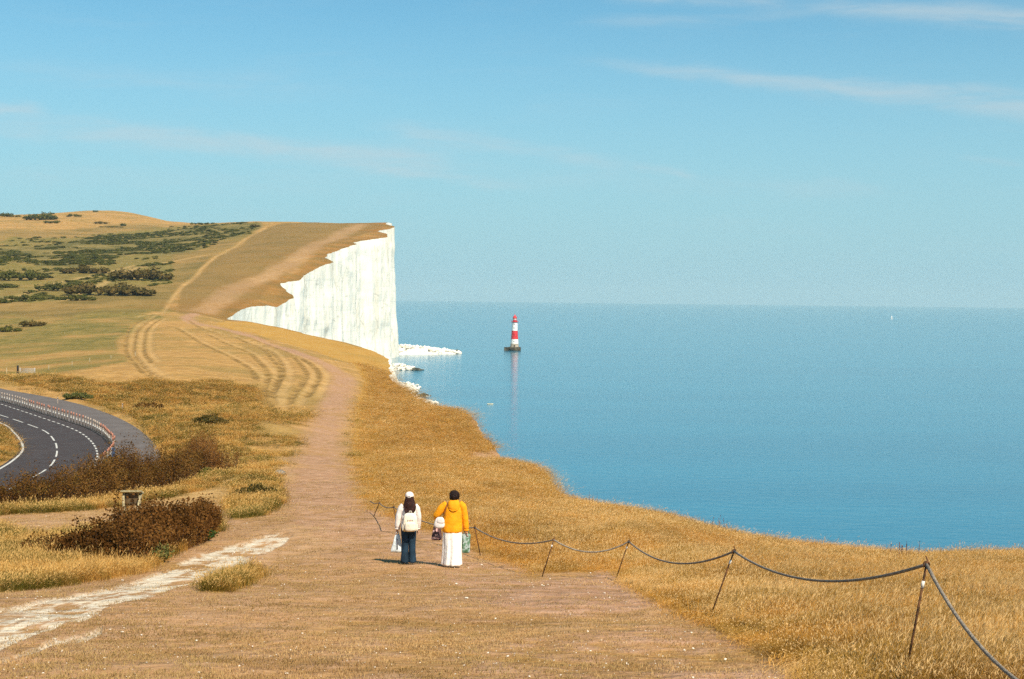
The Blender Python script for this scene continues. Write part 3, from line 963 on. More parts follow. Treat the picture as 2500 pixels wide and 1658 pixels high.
def blade_mesh(name, n, hgt, spread, bend, width, heads=0.3, wind=(0.35, 0.1), seed=1):
    r = random.Random(seed); v = []; f = []; col = []
    for k in range(n):
        x = r.gauss(0, spread*.45); y = r.gauss(0, spread*.45)
        h = hgt*r.uniform(.55, 1.1); an = r.uniform(0, 6.283); w = width*r.uniform(.6, 1.3)
        dx = math.cos(an)*bend*h*r.uniform(.2, 1)+wind[0]*h*r.uniform(.4, 1.2); dy = math.sin(an)*bend*h*r.uniform(.2, 1)+wind[1]*h
        sx, sy = -math.sin(an)*w, math.cos(an)*w
        tone = r.random(); b = len(v)
        for t_, ww in ((0, 1.0), (.5, .85)):
            px, py, pz = x+dx*t_**1.8, y+dy*t_**1.8, h*(t_-.18*t_*t_)
            v.extend([(px-sx*ww, py-sy*ww, pz), (px+sx*ww, py+sy*ww, pz)]); col += [(tone, t_, 0, 1)]*2
        v.append((x+dx, y+dy, h*.82)); col.append((tone, 1, 0, 1))
        f += [(b, b+1, b+3, b+2), (b+2, b+3, b+4)]
        if r.random() < heads:
            b = len(v); tx_, ty_, tz_ = x+dx, y+dy, h*.82
            for q in range(2):
                a2 = an+q*1.57
                ux, uy = math.cos(a2)*w*1.9, math.sin(a2)*w*1.9
                b = len(v)
                v.extend([(tx_-dx*.12, ty_-dy*.12, tz_-h*.08), (tx_+ux, ty_+uy, tz_), (tx_+dx*.1, ty_+dy*.1, tz_+h*.07), (tx_-ux, ty_-uy, tz_)]); col += [(tone, 1.5, 1, 1)]*4
                f.append((b, b+1, b+2, b+3))
    me = bpy.data.meshes.new(name); me.from_pydata(v, [], f)
    fattr(me, 'tone', np.array(col))
    return me


def grass_material(name, c_lo, c_hi, c_green, green_amt, c_head):
    m, t = material(name)
    a = t.n('ShaderNodeAttribute', attribute_name='tone'); s = t.n('ShaderNodeSeparateColor'); t.put(s.inputs[0], a.outputs['Color'])
    oi = t.n('ShaderNodeObjectInfo')
    geo = t.n('ShaderNodeNewGeometry')
    nz = t.noise(geo.outputs['Position'], .38, 4, .65)
    c = t.mix(t.m('ADD', t.m('MULTIPLY', s.outputs[0], .6), t.m('MULTIPLY', oi.outputs['Random'], .4)), c_lo, c_hi)
    c = t.mix(t.m('MULTIPLY', t.ramp(nz, .43, .54), green_amt), c, c_green)
    nz2 = t.noise(geo.outputs['Position'], .55, 4, .65)
    c = t.mix(t.m('MULTIPLY', t.ramp(nz2, .50, .66), .6), c, tuple(x*.55 for x in c_lo))
    c = t.mix(t.m('MULTIPLY', t.ramp(nz2, .46, .34), .5), c, c_head)
    c = t.mix(s.outputs[2], c, c_head)
    hs = t.n('ShaderNodeHueSaturation', i_Saturation=1.0); t.put(hs.inputs['Color'], c); c = hs.outputs[0]
    d1 = t.n('ShaderNodeBsdfDiffuse', i_Color=c); d2 = t.n('ShaderNodeBsdfTranslucent', i_Color=c)
    mx = t.n('ShaderNodeMixShader', i_0=.35); t.put(mx.inputs[1], d1.outputs[0]); t.put(mx.inputs[2], d2.outputs[0])
    o = t.n('ShaderNodeOutputMaterial'); t.put(o.inputs[0], mx.outputs[0])
    return m


M_TALL = grass_material('tall_dry_grass', (.40, .17, .018), (.74, .41, .10), (.28, .185, .045), .6, (.80, .55, .25))
M_TURF = grass_material('short_dry_turf', (.36, .20, .07), (.70, .47, .22), (.32, .23, .08), .5, (.6, .42, .2))
M_VERGE = grass_material('verge_grass', (.36, .16, .022), (.70, .41, .115), (.14, .115, .022), 1.0, (.70, .45, .16))
source_collection('tall', [blade_mesh(f'tall{i}', 34, .30, .28, 1.0, .0022, .30, (.50, .05), 20+i) for i in range(7)], M_TALL)
source_collection('turf', [blade_mesh(f'turf{i}', 14, .042, .11, 1.0, .0030, 0, (.15, 0), 40+i) for i in range(5)], M_TURF)
source_collection('verge', [blade_mesh(f'verge{i}', 24, .32, .26, .8, .003, .35, (.25, .05), 60+i) for i in range(6)], M_VERGE)


def polar_points(n, d0, d1, a0, a1):
    s = RNG.uniform(math.log(d0), math.log(d1), n); a = RNG.uniform(a0, a1, n)
    return a, s


def inland(a, s, margin=0.35):
    return (np.interp(s, SR, AC)-a)*np.exp(s) > margin


def grow(name, label, src, mask_fn, n, d0, d1, a0, a1, wfac, hfac, nvar, wmin=1.0, seed=0):
    a, s = polar_points(n, d0, d1, a0, a1)
    m = inland(a, s)
    a, s = a[m], s[m]; d = np.exp(s); x = a*d
    z = zones(a, s, x, d)
    p = mask_fn(z, x, d)
    m = RNG.random(len(a)) < p
    a, s, d, x = a[m], s[m], d[m], x[m]
    zz = ground(x, d)-0.015
    k = len(a)
    ed = np.clip((np.interp(s, SR, AC)-a)*d/2.5, 0, 1)
    zz = zz-np.where(d < 600, 0.25*(1-ed)**2, 0)
    hn = (0.45+0.55*(fbm(x/1.3, d/1.3, 3)*.5+.5)+.45*(fbm(x/6, d/8, 2)*.5+.5))
    if src == 'tall':
        hn = hn*np.clip(0.18+seg_dist(x, d, TALL_XY)/(1.0+d*.02), .18, 1)
    w = np.maximum(wmin, d*wfac)*RNG.uniform(.8, 1.3, k); h = hfac*hn*RNG.uniform(.75, 1.2, k)*np.clip(np.maximum(1, d/90)**.35, 1, 2)
    rot = np.stack([RNG.normal(0, .10, k), RNG.normal(0, .10, k), RNG.normal(0, .35, k)+1.8*fbm(x/(2.5+d*.02), d/(2.5+d*.04), 2)], 1)
    tus = (RNG.random(k) < .05)*(src != 'turf'); h = h*(1+.7*tus)
    scatter(name, label, np.stack([x, d, zz], 1), rot, np.stack([w, w, h], 1), RNG.integers(0, nvar, k), SRC[src])
    return k


cnt = {}
cnt['tall'] = grow('tall_grass', 'tall golden dry grass between the path and the cliff edge', 'tall', lambda z, x, d: z['tall']*(1-.9*np.clip(z['earth'], 0, 1)), 150000, 10.5, 420, -.14, .50, .032, 1.0, 7, 1.0)
cnt['turf'] = grow('short_turf', 'short dry straw coloured turf on the trodden foreground slope', 'turf',
                   lambda z, x, d: np.clip((1-z['tall'])*(1-.75*np.clip(z['earth'], 0, 1))*(1-.85*np.clip(z['chalk'], 0, 1))*(0.55+.6*fbm(x/1.1, d/1.1, 3)), 0, 1), 120000, 10.5, 80, -.46, .42, .050, 1.0, 5, 1.0)
cnt['verge'] = grow('verge_grass', 'rough straw and olive grass on the banks round the road', 'verge', lambda z, x, d: np.maximum(z['left'], np.clip(.20+1.0*fbm(x/7, d/12, 3), 0, .65)*(d > 48)*np.clip((225-d)/60, 0, 1)*(1-np.clip(z['earth']*2.5, 0, 1))*(1-np.clip(z['chalk'], 0, 1))*(1-z['tall'])*(1-.8*z['rut']))*(road_blend(x, d) < .93), 120000, 18, 430, -.46, -.10, .032, 1.0, 6, 1.0)
print('grass', cnt)

# chalk pebbles
peb_v, peb_f = ico(1)
pm = []
for k in range(3):
    rr = random.Random(k); v = [(x*rr.uniform(.7, 1.2), y*rr.uniform(.7, 1.2), z*.5*rr.uniform(.7, 1.2)) for x, y, z in peb_v]
    me = bpy.data.meshes.new(f'pebble{k}'); me.from_pydata(v, [], peb_f); pm.append(me)
source_collection('pebble', pm, simple('chalk_pebble', (.72, .64, .52), .9, .12, 30))
a, s = polar_points(6500, 11, 60, -.38, .30); d = np.exp(s); x = a*d
z = zones(a, s, x, d)
p = np.clip((z['earth']*.45+.10+.9*z['chalk']), 0, 1)*(1-z['tall'])*(1-z['left'])
m = (RNG.random(len(a)) < p)
x, d = x[m], d[m]; k = len(x)
sz = np.exp(RNG.normal(math.log(.0055), .45, k))*np.clip(d/20, 1, 1.35)
scatter('chalk_pebbles', 'small white chalk pebbles strewn over the brown path', np.stack([x, d, ground(x, d)+sz*.15], 1), np.stack([RNG.normal(0, .3, k), RNG.normal(0, .3, k), RNG.uniform(0, 6, k)], 1),
        np.stack([sz*1.3, sz, sz], 1), RNG.integers(0, 3, k), SRC['pebble'])

# ------------------------------------------------------------------ gorse and scrub on the far hillside
def foliage_material(name, lo, hi, tip):
    m, t = material(name)
    geo = t.n('ShaderNodeNewGeometry'); oi = t.n('ShaderNodeObjectInfo')
    tcn = t.n('ShaderNodeTexCoord')
    nz = t.noise(geo.outputs['Position'], .35, 3); nz2 = t.noise(geo.outputs['Position'], 2.5, 2)
    c = t.mix(t.ramp(nz, .35, .65), lo, hi)
    c = t.mix(t.m('MULTIPLY', t.ramp(nz2, .5, .8), .5), c, tip)
    d1 = t.n('ShaderNodeBsdfDiffuse', i_Color=c); d2 = t.n('ShaderNodeBsdfTranslucent', i_Color=c)
    mx = t.n('ShaderNodeMixShader', i_0=.2); t.put(mx.inputs[1], d1.outputs[0]); t.put(mx.inputs[2], d2.outputs[0])
    o = t.n('ShaderNodeOutputMaterial'); t.put(o.inputs[0], mx.outputs[0])
    return m


M_GORSE = foliage_material('gorse_foliage', (.065, .072, .016), (.135, .125, .03), (.20, .165, .045))
M_GORSE_BR = foliage_material('brown_gorse_foliage', (.075, .062, .016), (.15, .10, .032), (.20, .15, .045))
M_LEAF = foliage_material('green_leaf', (.035, .075, .02), (.08, .13, .035), (.16, .20, .06))


def bush_mesh(name, lobes, leaves=170, leaf=.32, seed=1):
    """lobes: (x,y,z,rx,ry,rz); a crown made of many small leaf clumps round uneven lobes"""
    r = random.Random(seed); v = []; f = []
    iv, iff = ico(2)
    for (cx, cy, cz, rx, ry, rz) in lobes:
        b = len(v)
        for (x, y, z) in iv:
            k = .52+.30*float(vnoise(x*2.1+cx, y*2.1+z*1.7+cy))
            v.append((cx+x*rx*k, cy+y*ry*k, max(cz+z*rz*k, -0.1)))
        f += [tuple(b+i for i in t_) for t_ in iff]
        for q in range(leaves):
            th = r.uniform(0, 6.283); ph = math.acos(r.uniform(-.25, 1))
            k = r.uniform(.62, 1.08)*(.82+.3*float(vnoise(math.cos(th)*2+cx, math.sin(th)*2+ph*2+cy)))
            p = Vector((cx+rx*k*math.sin(ph)*math.cos(th), cy+ry*k*math.sin(ph)*math.sin(th), max(cz+rz*k*math.cos(ph), .02)))
            e1 = Vector((r.gauss(0, 1), r.gauss(0, 1), r.gauss(0, .7))).normalized()*leaf*r.uniform(.5, 1.2)
            e2 = e1.cross(Vector((r.gauss(0, 1), r.gauss(0, 1), r.gauss(0, 1)))).normalized()*leaf*r.uniform(.3, .6)
            b = len(v)
            v += [tuple(p-e1), tuple(p+e2), tuple(p+e1), tuple(p-e2)]; f.append((b, b+1, b+2, b+3))
    me = bpy.data.meshes.new(name); me.from_pydata(v, [], f)
    return me


def lobes_line(n, w, dpt, h, seed):
    r = random.Random(seed); L = []
    for k in range(n):
        x = (k+.5)/n*w-w/2+r.uniform(-.2, .2)*w/n; s = r.uniform(.7, 1.15)*(1-.45*abs(2*(k+.5)/n-1)**2)
        L.append((x, r.uniform(-.3, .3)*dpt, h*s*.40, max(w/n*.85, h*.6), dpt*.6, h*s*.62))
    return L


source_collection('scrub', [bush_mesh(f'scrub{i}', [(0, 0, .5, 1.3, 1.3, .8), (random.Random(i).uniform(.5, 1), .4, .35, .9, .9, .6), (-.7, random.Random(i+9).uniform(-.6, .6), .3, .9, .8, .6)], 90, .30, i) for i in range(5)], M_GORSE)


def scrub_points(polys, n, dens_noise, thr, size, d0=450, d1=1700):
    a, s = polar_points(n, d0, d1, -.62, -.10)
    m = np.zeros(len(a), bool)
    for p in polys:
        m |= in_poly(a, s*.3, p)
    a, s = a[m], s[m]; d = np.exp(s); x = a*d
    m = fbm(x/dens_noise, d/(dens_noise*1.4), 3) > thr
    x, d = x[m], d[m]
    return x, d


x, d = scrub_points(SCRUBZ, 52000, 22, -.08, 2)
x2, d2 = scrub_points([GREEN_P[4]], 20000, 22, .14, 2)
x = np.concatenate([x, x2]); d = np.concatenate([d, d2])
k = len(x)
print('scrub', k)
sz = RNG.uniform(.5, 1.8, k)
scatter('gorse_scrub', 'dark green gorse scrub spreading in bands over the far hillside', np.stack([x, d, ground(x, d)-.2], 1), np.stack([RNG.normal(0, .1, k), RNG.normal(0, .1, k), RNG.uniform(0, 6.28, k)], 1),
        np.stack([sz*1.2, sz*1.2, sz*.6], 1), RNG.integers(0, 5, k), SRC['scrub'])


def bush(u, v, wpx, hpx, label, seed, mat=None, n=None, cat='bush', name='gorse_bush', grp='gorse clumps on the far hillside', d=None):
    P = at(u, v) if d is None else Vector((pix(u, v)[0]*d, d, gz(pix(u, v)[0]*d, d)))
    w = wpx*P.y/F; h = max(hpx*P.y/F, .8)
    n = n or max(2, int(w/(h*.9)))
    me = bush_mesh(name, lobes_line(n, w, max(h*1.3, w*.25), h, seed), 150 if n < 8 else 90, max(.14, h*.13), seed)
    o = obj(name, me, mat or M_GORSE)
    o.location = P-Vector((0, 0, .1)); tag(o, label, cat, grp)
    return o


for a_ in [
    (270, 722, 220, 34, 'long gorse thicket rising to a brown crest beside the upper track', 1, M_GORSE_BR, 12),
    (345, 683, 150, 34, 'tallest brown topped gorse mass on the left hillside', 2, M_GORSE_BR, 8),
    (190, 736, 80, 18, 'low tapering end of gorse left of the tallest mass', 3, M_GORSE, 5),
    (205, 668, 110, 22, 'mid slope gorse clump between the two pale tracks', 4, M_GORSE_BR, 6),
    (135, 712, 100, 22, 'gorse clump beside the left pale track', 5, M_GORSE, 6),
    (70, 733, 100, 16, 'low strip of gorse at the foot of the left pale track', 6, M_GORSE, 6),
    (45, 686, 130, 30, 'dark gorse mound at the left edge above the track', 7, M_GORSE, 6),
    (15, 704, 50, 14, 'small gorse patch at the left edge under the dark mound', 8, M_GORSE, 3),
    (78, 797, 52, 22, 'round brown bush alone in the lower meadow', 9, M_GORSE_BR, 3),
    (22, 811, 54, 18, 'green bush at the left edge of the lower meadow', 10, M_GORSE, 3),
    (98, 537, 78, 20, 'largest dark thicket near the skyline at the left', 11, M_GORSE, 7),
    (125, 547, 40, 10, 'small bush just below the largest skyline thicket', 12, M_GORSE, 3),
    (12, 531, 42, 14, 'bushes on the skyline at the left edge', 13, M_GORSE, 4),
    (40, 531, 22, 6, 'low bush on the skyline right of the left edge bushes', 14, M_GORSE, 3),
    (178, 530, 38, 8, 'row of small bushes right of the largest skyline thicket', 15, M_GORSE, 4),
    (128, 526, 10, 6, 'tiny round bush just above the largest skyline thicket', 16, M_GORSE, 2),
    (246, 549, 34, 8, 'flat brown bush below the summit of the left hill', 17, M_GORSE_BR, 3),
    (302, 554, 14, 8, 'tiny dark bush right of the flat brown one', 18, M_GORSE, 2),
    (272, 557, 60, 4, 'thin line of scrub below the hill summit', 19, M_GORSE, 6),
    (232, 517, 12, 6, 'lone bush on the very summit of the left hill', 20, M_GORSE, 2),
    (497, 549, 64, 8, 'straight dark hedge on the saddle of the skyline', 21, M_GORSE, 8),
    (590, 549, 28, 6, 'dark scrub on the skyline right of the hedge', 22, M_GORSE, 3),
    (622, 555, 24, 8, 'small rounded bush below the skyline right of the hedge', 23, M_GORSE_BR, 3),
]:
    bush(*a_)

# ------------------------------------------------------------------ brown weed thickets, green plants
M_WEED = foliage_material('dead_dock', (.070, .030, .008), (.150, .066, .018), (.25, .14, .04))
M_WEED_STEM = simple('dead_stem', (.095, .042, .014), .9, .3, 3)


def thicket(name, label, base, n, h0, h1, seed, mat=M_WEED, dense=10, grad=0.0):
    """dead dock and knapweed: stems with dark seed heads, one tangled mass"""
    r = random.Random(seed)
    poly = np.array(base)
    o0 = poly.mean(0); z0 = gz(o0[0], o0[1])
    th = empty(name, (o0[0], o0[1], z0)); tag(th, label, 'weed thicket')
    pts = []
    while len(pts) < n:
        c = RNG.uniform(poly.min(0), poly.max(0), (n*3, 2))
        c = c[in_poly(c[:, 0], c[:, 1], poly)]
        pts += c.tolist()
    pts = np.array(pts[:n]); zz = ground(pts[:, 0], pts[:, 1])
    ms = MB(); mh = MB()
    edd = np.clip(.50+seg_dist(pts[:, 0], pts[:, 1], np.concatenate([poly, poly[:1]]))/1.4, .5, 1.12)
    clump = .75+.5*(fbm(pts[:, 0]/.9, pts[:, 1]/.9, 2)*.5+.5)
    for (px, py), pz, ed_k in zip(pts, zz, edd*clump):
        fb = float(fbm(px/1.8, py/1.8, 2))
        h = (h0+(h1-h0)*(fb*.5+.5))*r.uniform(.55, 1.15)*ed_k*(1.35 if r.random() < .04 else 1)*(1+grad*((px-poly[:, 0].min())/np.ptp(poly[:, 0])-.5))
        lx, ly = r.gauss(.06, .10)*h, r.gauss(0, .10)*h
        x, y, z = px-o0[0], py-o0[1], pz-z0
        w = .010; b = len(ms.v)
        ms.v += [(x-w, y, z), (x+w, y, z), (x+lx*.5+w*.7, y+ly*.5, z+h*.5), (x+lx*.5-w*.7, y+ly*.5, z+h*.5), (x+lx, y+ly, z+h)]
        ms.f += [(b, b+1, b+2, b+3), (b+3, b+2, b+4)]
        for q in range(dense):
            t_ = r.uniform(.12, 1.03) if r.random() < .55 else r.uniform(.65, 1.05)
            c = Vector((x+lx*t_+r.gauss(0, .07), y+ly*t_+r.gauss(0, .07), z+h*t_))
            s_ = r.uniform(.013, .034)
            e1 = Vector((r.gauss(0, 1), r.gauss(0, 1), r.gauss(0, 1))).normalized()*s_; e2 = e1.cross(Vector((r.gauss(0, 1), r.gauss(0, 1), r.gauss(0, 1)))).normalized()*s_*.8
            b = len(mh.v)
            mh.v += [tuple(c-e1-e2), tuple(c+e1-e2*.6), tuple(c+e1+e2), tuple(c-e1*.7+e2)]; mh.f.append((b, b+1, b+2, b+3))
    a1 = ms.build('stems', M_WEED_STEM, th, smooth=False); a1['kind'] = 'stuff'
    a2 = mh.build('seed_heads', mat, th, smooth=False); a2['kind'] = 'stuff'
    return th


def base_xy(pts):
    return xyline(pts)


thicket('weed_thicket', 'dense dark brown dead weeds nearest the white chalk track', base_xy([(100, 1372), (260, 1357), (400, 1320), (500, 1284), (535, 1290), (505, 1328), (420, 1358), (330, 1390), (230, 1384)]), 2300, .78, 1.12, 1, dense=26, grad=.9)
thicket('weed_thicket', 'thin straggling brown weeds at the left end of the near thicket', base_xy([(30, 1362), (110, 1345), (200, 1335), (200, 1352), (110, 1365)]), 90, .45, .8, 2, dense=9)
Pb = [at(-120, 1258), at(150, 1236), at(300, 1216), at(400, 1196), at(455, 1184)]
poly = [(p.x, p.y) for p in Pb]+[(p.x*1.03, p.y+10) for p in Pb[::-1]]
M_WEED2 = foliage_material('dead_scrub', (.085, .038, .010), (.19, .095, .025), (.20, .17, .045))
thicket('weed_thicket', 'long bank of reddish brown weeds hiding the near side of the road', poly, 4200, 1.5, 2.4, 3, M_WEED2, dense=20, grad=.1)
M_WEED3 = foliage_material('russet_bramble', (.13, .05, .014), (.26, .12, .035), (.24, .17, .05))
Pb = [at(440, 1165), at(500, 1168), at(555, 1152)]
poly = [(p.x, p.y) for p in Pb]+[(p.x*1.02, p.y+6) for p in Pb[::-1]]
thicket('weed_thicket', 'rounded brown bramble bush right of the road bend', poly, 1100, 1.9, 2.9, 4, M_WEED3, dense=22)


def leafy(u, v, w, h, label, seed, mat=M_LEAF, name='leafy_plant', n=4):
    P = at(u, v)
    me = bush_mesh(name, lobes_line(n+2, w, w*.45, h, seed), 260, max(.045, w*.035), seed)
    o = obj(name, me, mat); o.location = P; tag(o, label, 'plant')
    return o


leafy(470, 1322, .85, .62, 'bright green leafy plant at the right end of the near brown thicket', 1)
leafy(360, 1375, .7, .5, 'green weed in the grass under the near brown thicket', 2, foliage_material('dull_leaf', (.05, .065, .02), (.13, .13, .04), (.25, .2, .07)))
leafy(625, 1212, 1.9, .6, 'olive green scrubby patch beside the main path', 3, M_GORSE_BR)
leafy(505, 1168, 1.6, .5, 'low dark green growth at the foot of the bramble bush', 4, M_GORSE)
leafy(515, 1035, 3.4, 1.1, 'grey green shrub on the bank right of the road', 5, M_GORSE_BR)
leafy(190, 978, 3.6, 1.1, 'green bush at the back edge of the lay-by', 6, foliage_material('dull_leaf_b', (.05, .065, .02), (.13, .13, .04), (.25, .2, .07)))
leafy(360, 1008, 3.2, 1.3, 'brown shrub on the grassy bank behind the lay-by', 7, M_WEED2)


def stalks(u, v, n, h, label, seed):
    r = random.Random(seed); P = at(u, v)
    if P.y > 140: P = at(u, v+14)
    th = empty('dry_stalks', P); tag(th, label, 'plant'); M_ = simple('red_stalk', (.16, .06, .045), .9, .3, 6)
    for k in range(n):
        m = MB()
        x, y = r.gauss(0, .25), r.gauss(0, .15); hh = h*r.uniform(.6, 1.1); lx = r.gauss(.02, .06)
        m.tube([(x, y, 0), (x+lx*.5, y, hh*.5), (x+lx, y, hh)], [.006, .005, .003], 4)
        for q in range(7):
            t_ = r.uniform(.5, 1); c = Vector((x+lx*t_, y, hh*t_)); s_ = .018; b = len(m.v)
            e1 = Vector((r.gauss(0, 1), r.gauss(0, 1), r.gauss(0, 1))).normalized()*s_; e2 = e1.cross(Vector((0, 1, .3))).normalized()*s_
            m.v += [tuple(c-e1), tuple(c+e2), tuple(c+e1), tuple(c-e2)]; m.f.append((b, b+1, b+2, b+3))
        m.build('stalk', M_, th, smooth=False)


stalks(2190, 1372, 12, .62, 'reddish dead flower stalks standing against the sea', 1)
stalks(1440, 1245, 7, .9, 'dark dead stalks on the cliff edge above the second rope post', 2)
stalks(1757, 1300, 6, .7, 'dead stalks at the notch in the cliff edge', 3)

# half buried stone by the path
sv, sf = ico(3)
P = at(682, 1158)
m = MB(); m.v = [(x*.36*(1+.25*float(vnoise(x*3, y*3+z*2))), y*.28*(1+.25*float(vnoise(x*2+5, y*3))), z*.22*(1+.3*float(vnoise(x*4, z*4+3)))) for x, y, z in sv]; m.f = list(sf)
o = m.build('boulder', simple('grey_stone', (.24, .21, .17), .9, .25, 9, .5)); o.location = P+Vector((0, 0, .08)); tag(o, 'small grey stone on the slope left of the main path', 'boulder')

# ------------------------------------------------------------------ road
RZ = H-ROAD_DROP


def asphalt(name, base, var):
    m, t = material(name)
    geo = t.n('ShaderNodeNewGeometry'); P_ = geo.outputs['Position']
    n1 = t.noise(P_, 14, 4, .7); n2 = t.noise(P_, .35, 3, .6); n3 = t.noise(P_, 2.0, 3, .6)
    c = t.mix(t.ramp(n2, .3, .7), tuple(x*.85 for x in base), tuple(x*1.15 for x in base))
    c = t.mix(t.m('MULTIPLY', t.ramp(n1, .45, .7), var), c, tuple(x*1.8 for x in base))
    c = t.mix(t.m('MULTIPLY', t.ramp(n3, .55, .75), .3), c, tuple(x*.7 for x in base))
    b = t.n('ShaderNodeBump', i_Strength=.4, i_Distance=.01); t.put(b.inputs['Height'], n1)
    p = t.n('ShaderNodeBsdfPrincipled', i_Base_Color=c, i_Roughness=.85, i_Normal=b.outputs[0]); p.inputs['Specular IOR Level'].default_value = .25
    o = t.n('ShaderNodeOutputMaterial'); t.put(o.inputs[0], p.outputs[0])
    return m


M_TAR = asphalt('asphalt', (.050, .039, .036), .4)
M_LAY = asphalt('worn_asphalt', (.12, .10, .088), .5)
M_PAINT = simple('road_paint', (.58, .56, .50), .7, .1, 6)


def strip(name, L1, L2, z, mat, parent=None, n=4):
    m = MB(); k = len(L1)
    for i in range(k):
        for j in range(n):
            f = j/(n-1); p = L1[i]*(1-f)+L2[i]*f
            m.v.append((p[0], p[1], z))
    for i in range(k-1):
        for j in range(n-1):
            b = i*n+j; m.f.append((b, b+n, b+n+1, b+1))
    return m.build(name, mat, parent)


road = strip('road', R_IN, R_BAR, RZ, M_TAR); tag(road, 'dark asphalt road turning a tight bend at the left', kind='structure')
lay = strip('pavement', R_BAR, R_OUT, RZ-.006, M_LAY); tag(lay, 'worn grey lay-by outside the road bend', kind='structure')


def resample(L, step):
    t = np.concatenate([[0], np.cumsum(np.hypot(*np.diff(L, axis=0).T))])
    T = np.arange(0, t[-1], step)
    return np.stack([np.interp(T, t, L[:, 0]), np.interp(T, t, L[:, 1])], 1), T


def paint(name, L, on, off, w, z):
    P_, T = resample(L, .25)
    nrm = np.gradient(P_, axis=0); nrm = nrm/np.hypot(nrm[:, 0], nrm[:, 1])[:, None]; nrm = np.stack([nrm[:, 1], -nrm[:, 0]], 1)
    per = on+off; i = 0
    while i < len(P_)-2:
        j = i
        end = T[i]+on
        while j < len(P_)-1 and T[j] < end: j += 1
        kk_ = (P_[i:j+1, 0] > -70) & (P_[i:j+1, 1] < 235); a_ = P_[i:j+1][kk_]; nn = nrm[i:j+1][kk_]
        if len(a_) >= 2:
            m = MB()
            for p, q in zip(a_, nn):
                m.v += [(p[0]-q[0]*w/2, p[1]-q[1]*w/2, z), (p[0]+q[0]*w/2, p[1]+q[1]*w/2, z)]
            for k in range(len(a_)-1):
                m.f.append((2*k, 2*k+1, 2*k+3, 2*k+2))
            m.build(name, M_PAINT, road)
        while i < len(P_)-1 and T[i] < end+off: i += 1
    return


paint('centre_line_dash', R_CEN, 4.6, 2.2, .15, RZ+.006)
paint('edge_line_dash', R_EDGE, 1.05, 1.05, .17, RZ+.006)
off_in = R_IN.copy(); g_ = np.gradient(R_IN, axis=0); g_ = g_/np.hypot(g_[:, 0], g_[:, 1])[:, None]
paint('edge_line', R_IN+np.stack([g_[:, 1], -g_[:, 0]], 1)*np.where(True, -.35, .35), 999, 1, .2, RZ+.006)

# ------------------------------------------------------------------ delineator posts along the bend
M_ORANGE = simple('faded_orange', (.46, .20, .13), .6, .15, 5)
M_OFFW = simple('dirty_white_plastic', (.42, .33, .26), .6, .25, 4)
M_RUBBER = simple('rubber_base', (.05, .05, .05), .8, .2, 6)


def delineator(top_orange):
    root = empty('delineator_post', (0, 0, 0))
    MB().lathe([(.15, 0), (.15, .05), (.09, .09)], 12).build('base', M_RUBBER, root)
    MB().lathe([(.055, .09), (.055, .70), (.050, .72)], 10).build('tube', M_OFFW, root)
    MB().lathe([(.062, .721), (.062, .98), (.05, 1.0)], 10).build('top_sleeve', M_ORANGE if top_orange else M_OFFW, root)
    MB().lathe([(.0585, .42), (.0585, .54)], 10, closed=False).build('reflective_band', simple('band', (.62, .6, .55), .4, .05, 3), root)
    return root


def copy_tree(o, parent=None):
    c = o.copy(); COL.objects.link(c)
    if parent is not None: c.parent = parent
    for ch in list(o.children): copy_tree(ch, c)
    return c


def ordinal(n):
    return f"{n}{'th' if 10 <= n % 100 <= 20 else {1: 'st', 2: 'nd', 3: 'rd'}.get(n % 10, 'th')}"


proto = {True: delineator(True), False: delineator(False)}
usedp = {True: False, False: False}
BP, BT = resample(R_BAR, 1.3)
sel = [p for p in BP if p[0] > -70 and p[1] > 108 and p[1] < 205][::-1]
spin_i = int(np.argmin([math.hypot(p[0]-rl([(276, 1108)])[0][0], p[1]-rl([(276, 1108)])[0][1]) for p in sel]))
for k, p in enumerate(sel):
    n_ = k-spin_i
    if n_ in (0, 1): continue
    org = not (14 <= n_ % 30 <= 20 or n_ > 40)
    o = proto[org] if not usedp[org] else copy_tree(proto[org]); usedp[org] = True
    o.location = (p[0]+random.gauss(0, .03), p[1]+random.gauss(0, .03), RZ); o.scale = (1.25, 1.25, 1.2); o.rotation_euler = (random.gauss(0, .03), random.gauss(0, .03), random.uniform(0, 6))
    col_ = 'orange topped' if org else 'plain off-white'
    side = f"{ordinal(n_-1)} going up the road from" if n_ > 1 else f"{ordinal(-n_)} on the near side of"
    tag(o, f"{col_} delineator post on the bend, {side} the blue sign", 'post', 'delineator posts along the road bend')

# blue sign on a folding stand, grey marker post beside it
M_BLUE = simple('sign_blue', (.04, .11, .22), .45, .1, 4); M_GREY = simple('galvanised', (.42, .42, .40), .5, .15, 5); M_BLACK = simple('black_steel', (.025, .025, .025), .6, .2, 4)
px, py = rl([(276, 1128)])[0]
sg = empty('road_sign', (px, py, RZ), math.radians(78)); tag(sg, 'blue temporary road sign on a black folding stand at the bend', 'sign')
MB().box((-.30, -.02, .42), (.30, .02, 1.22)).build('panel', M_BLUE, sg, smooth=False)
m = MB()
for a_, b_ in (((-.32, .42), (-.30, 1.22)), ((.30, .42), (.32, 1.22))): m.box((a_[0], -.03, a_[1]), (b_[0], .03, b_[1]))
m.box((-.30, -.03, 1.22), (.30, .03, 1.24)); m.build('edge_frame', M_GREY, sg, smooth=False)
for sx_ in (-.24, .24):
    MB().tube([(sx_, 0, .5), (sx_*1.3, -.35, 0)], .02, 6).build('leg', M_BLACK, sg)
    MB().tube([(sx_, .02, .5), (sx_*1.3, .38, 0)], .02, 6).build('leg', M_BLACK, sg)
m = MB().tube([(-.29, -.2, .2), (.29, -.2, .2)], .014, 6); m.build('cross_bar', M_BLACK, sg)
px, py = rl([(263, 1138)])[0]
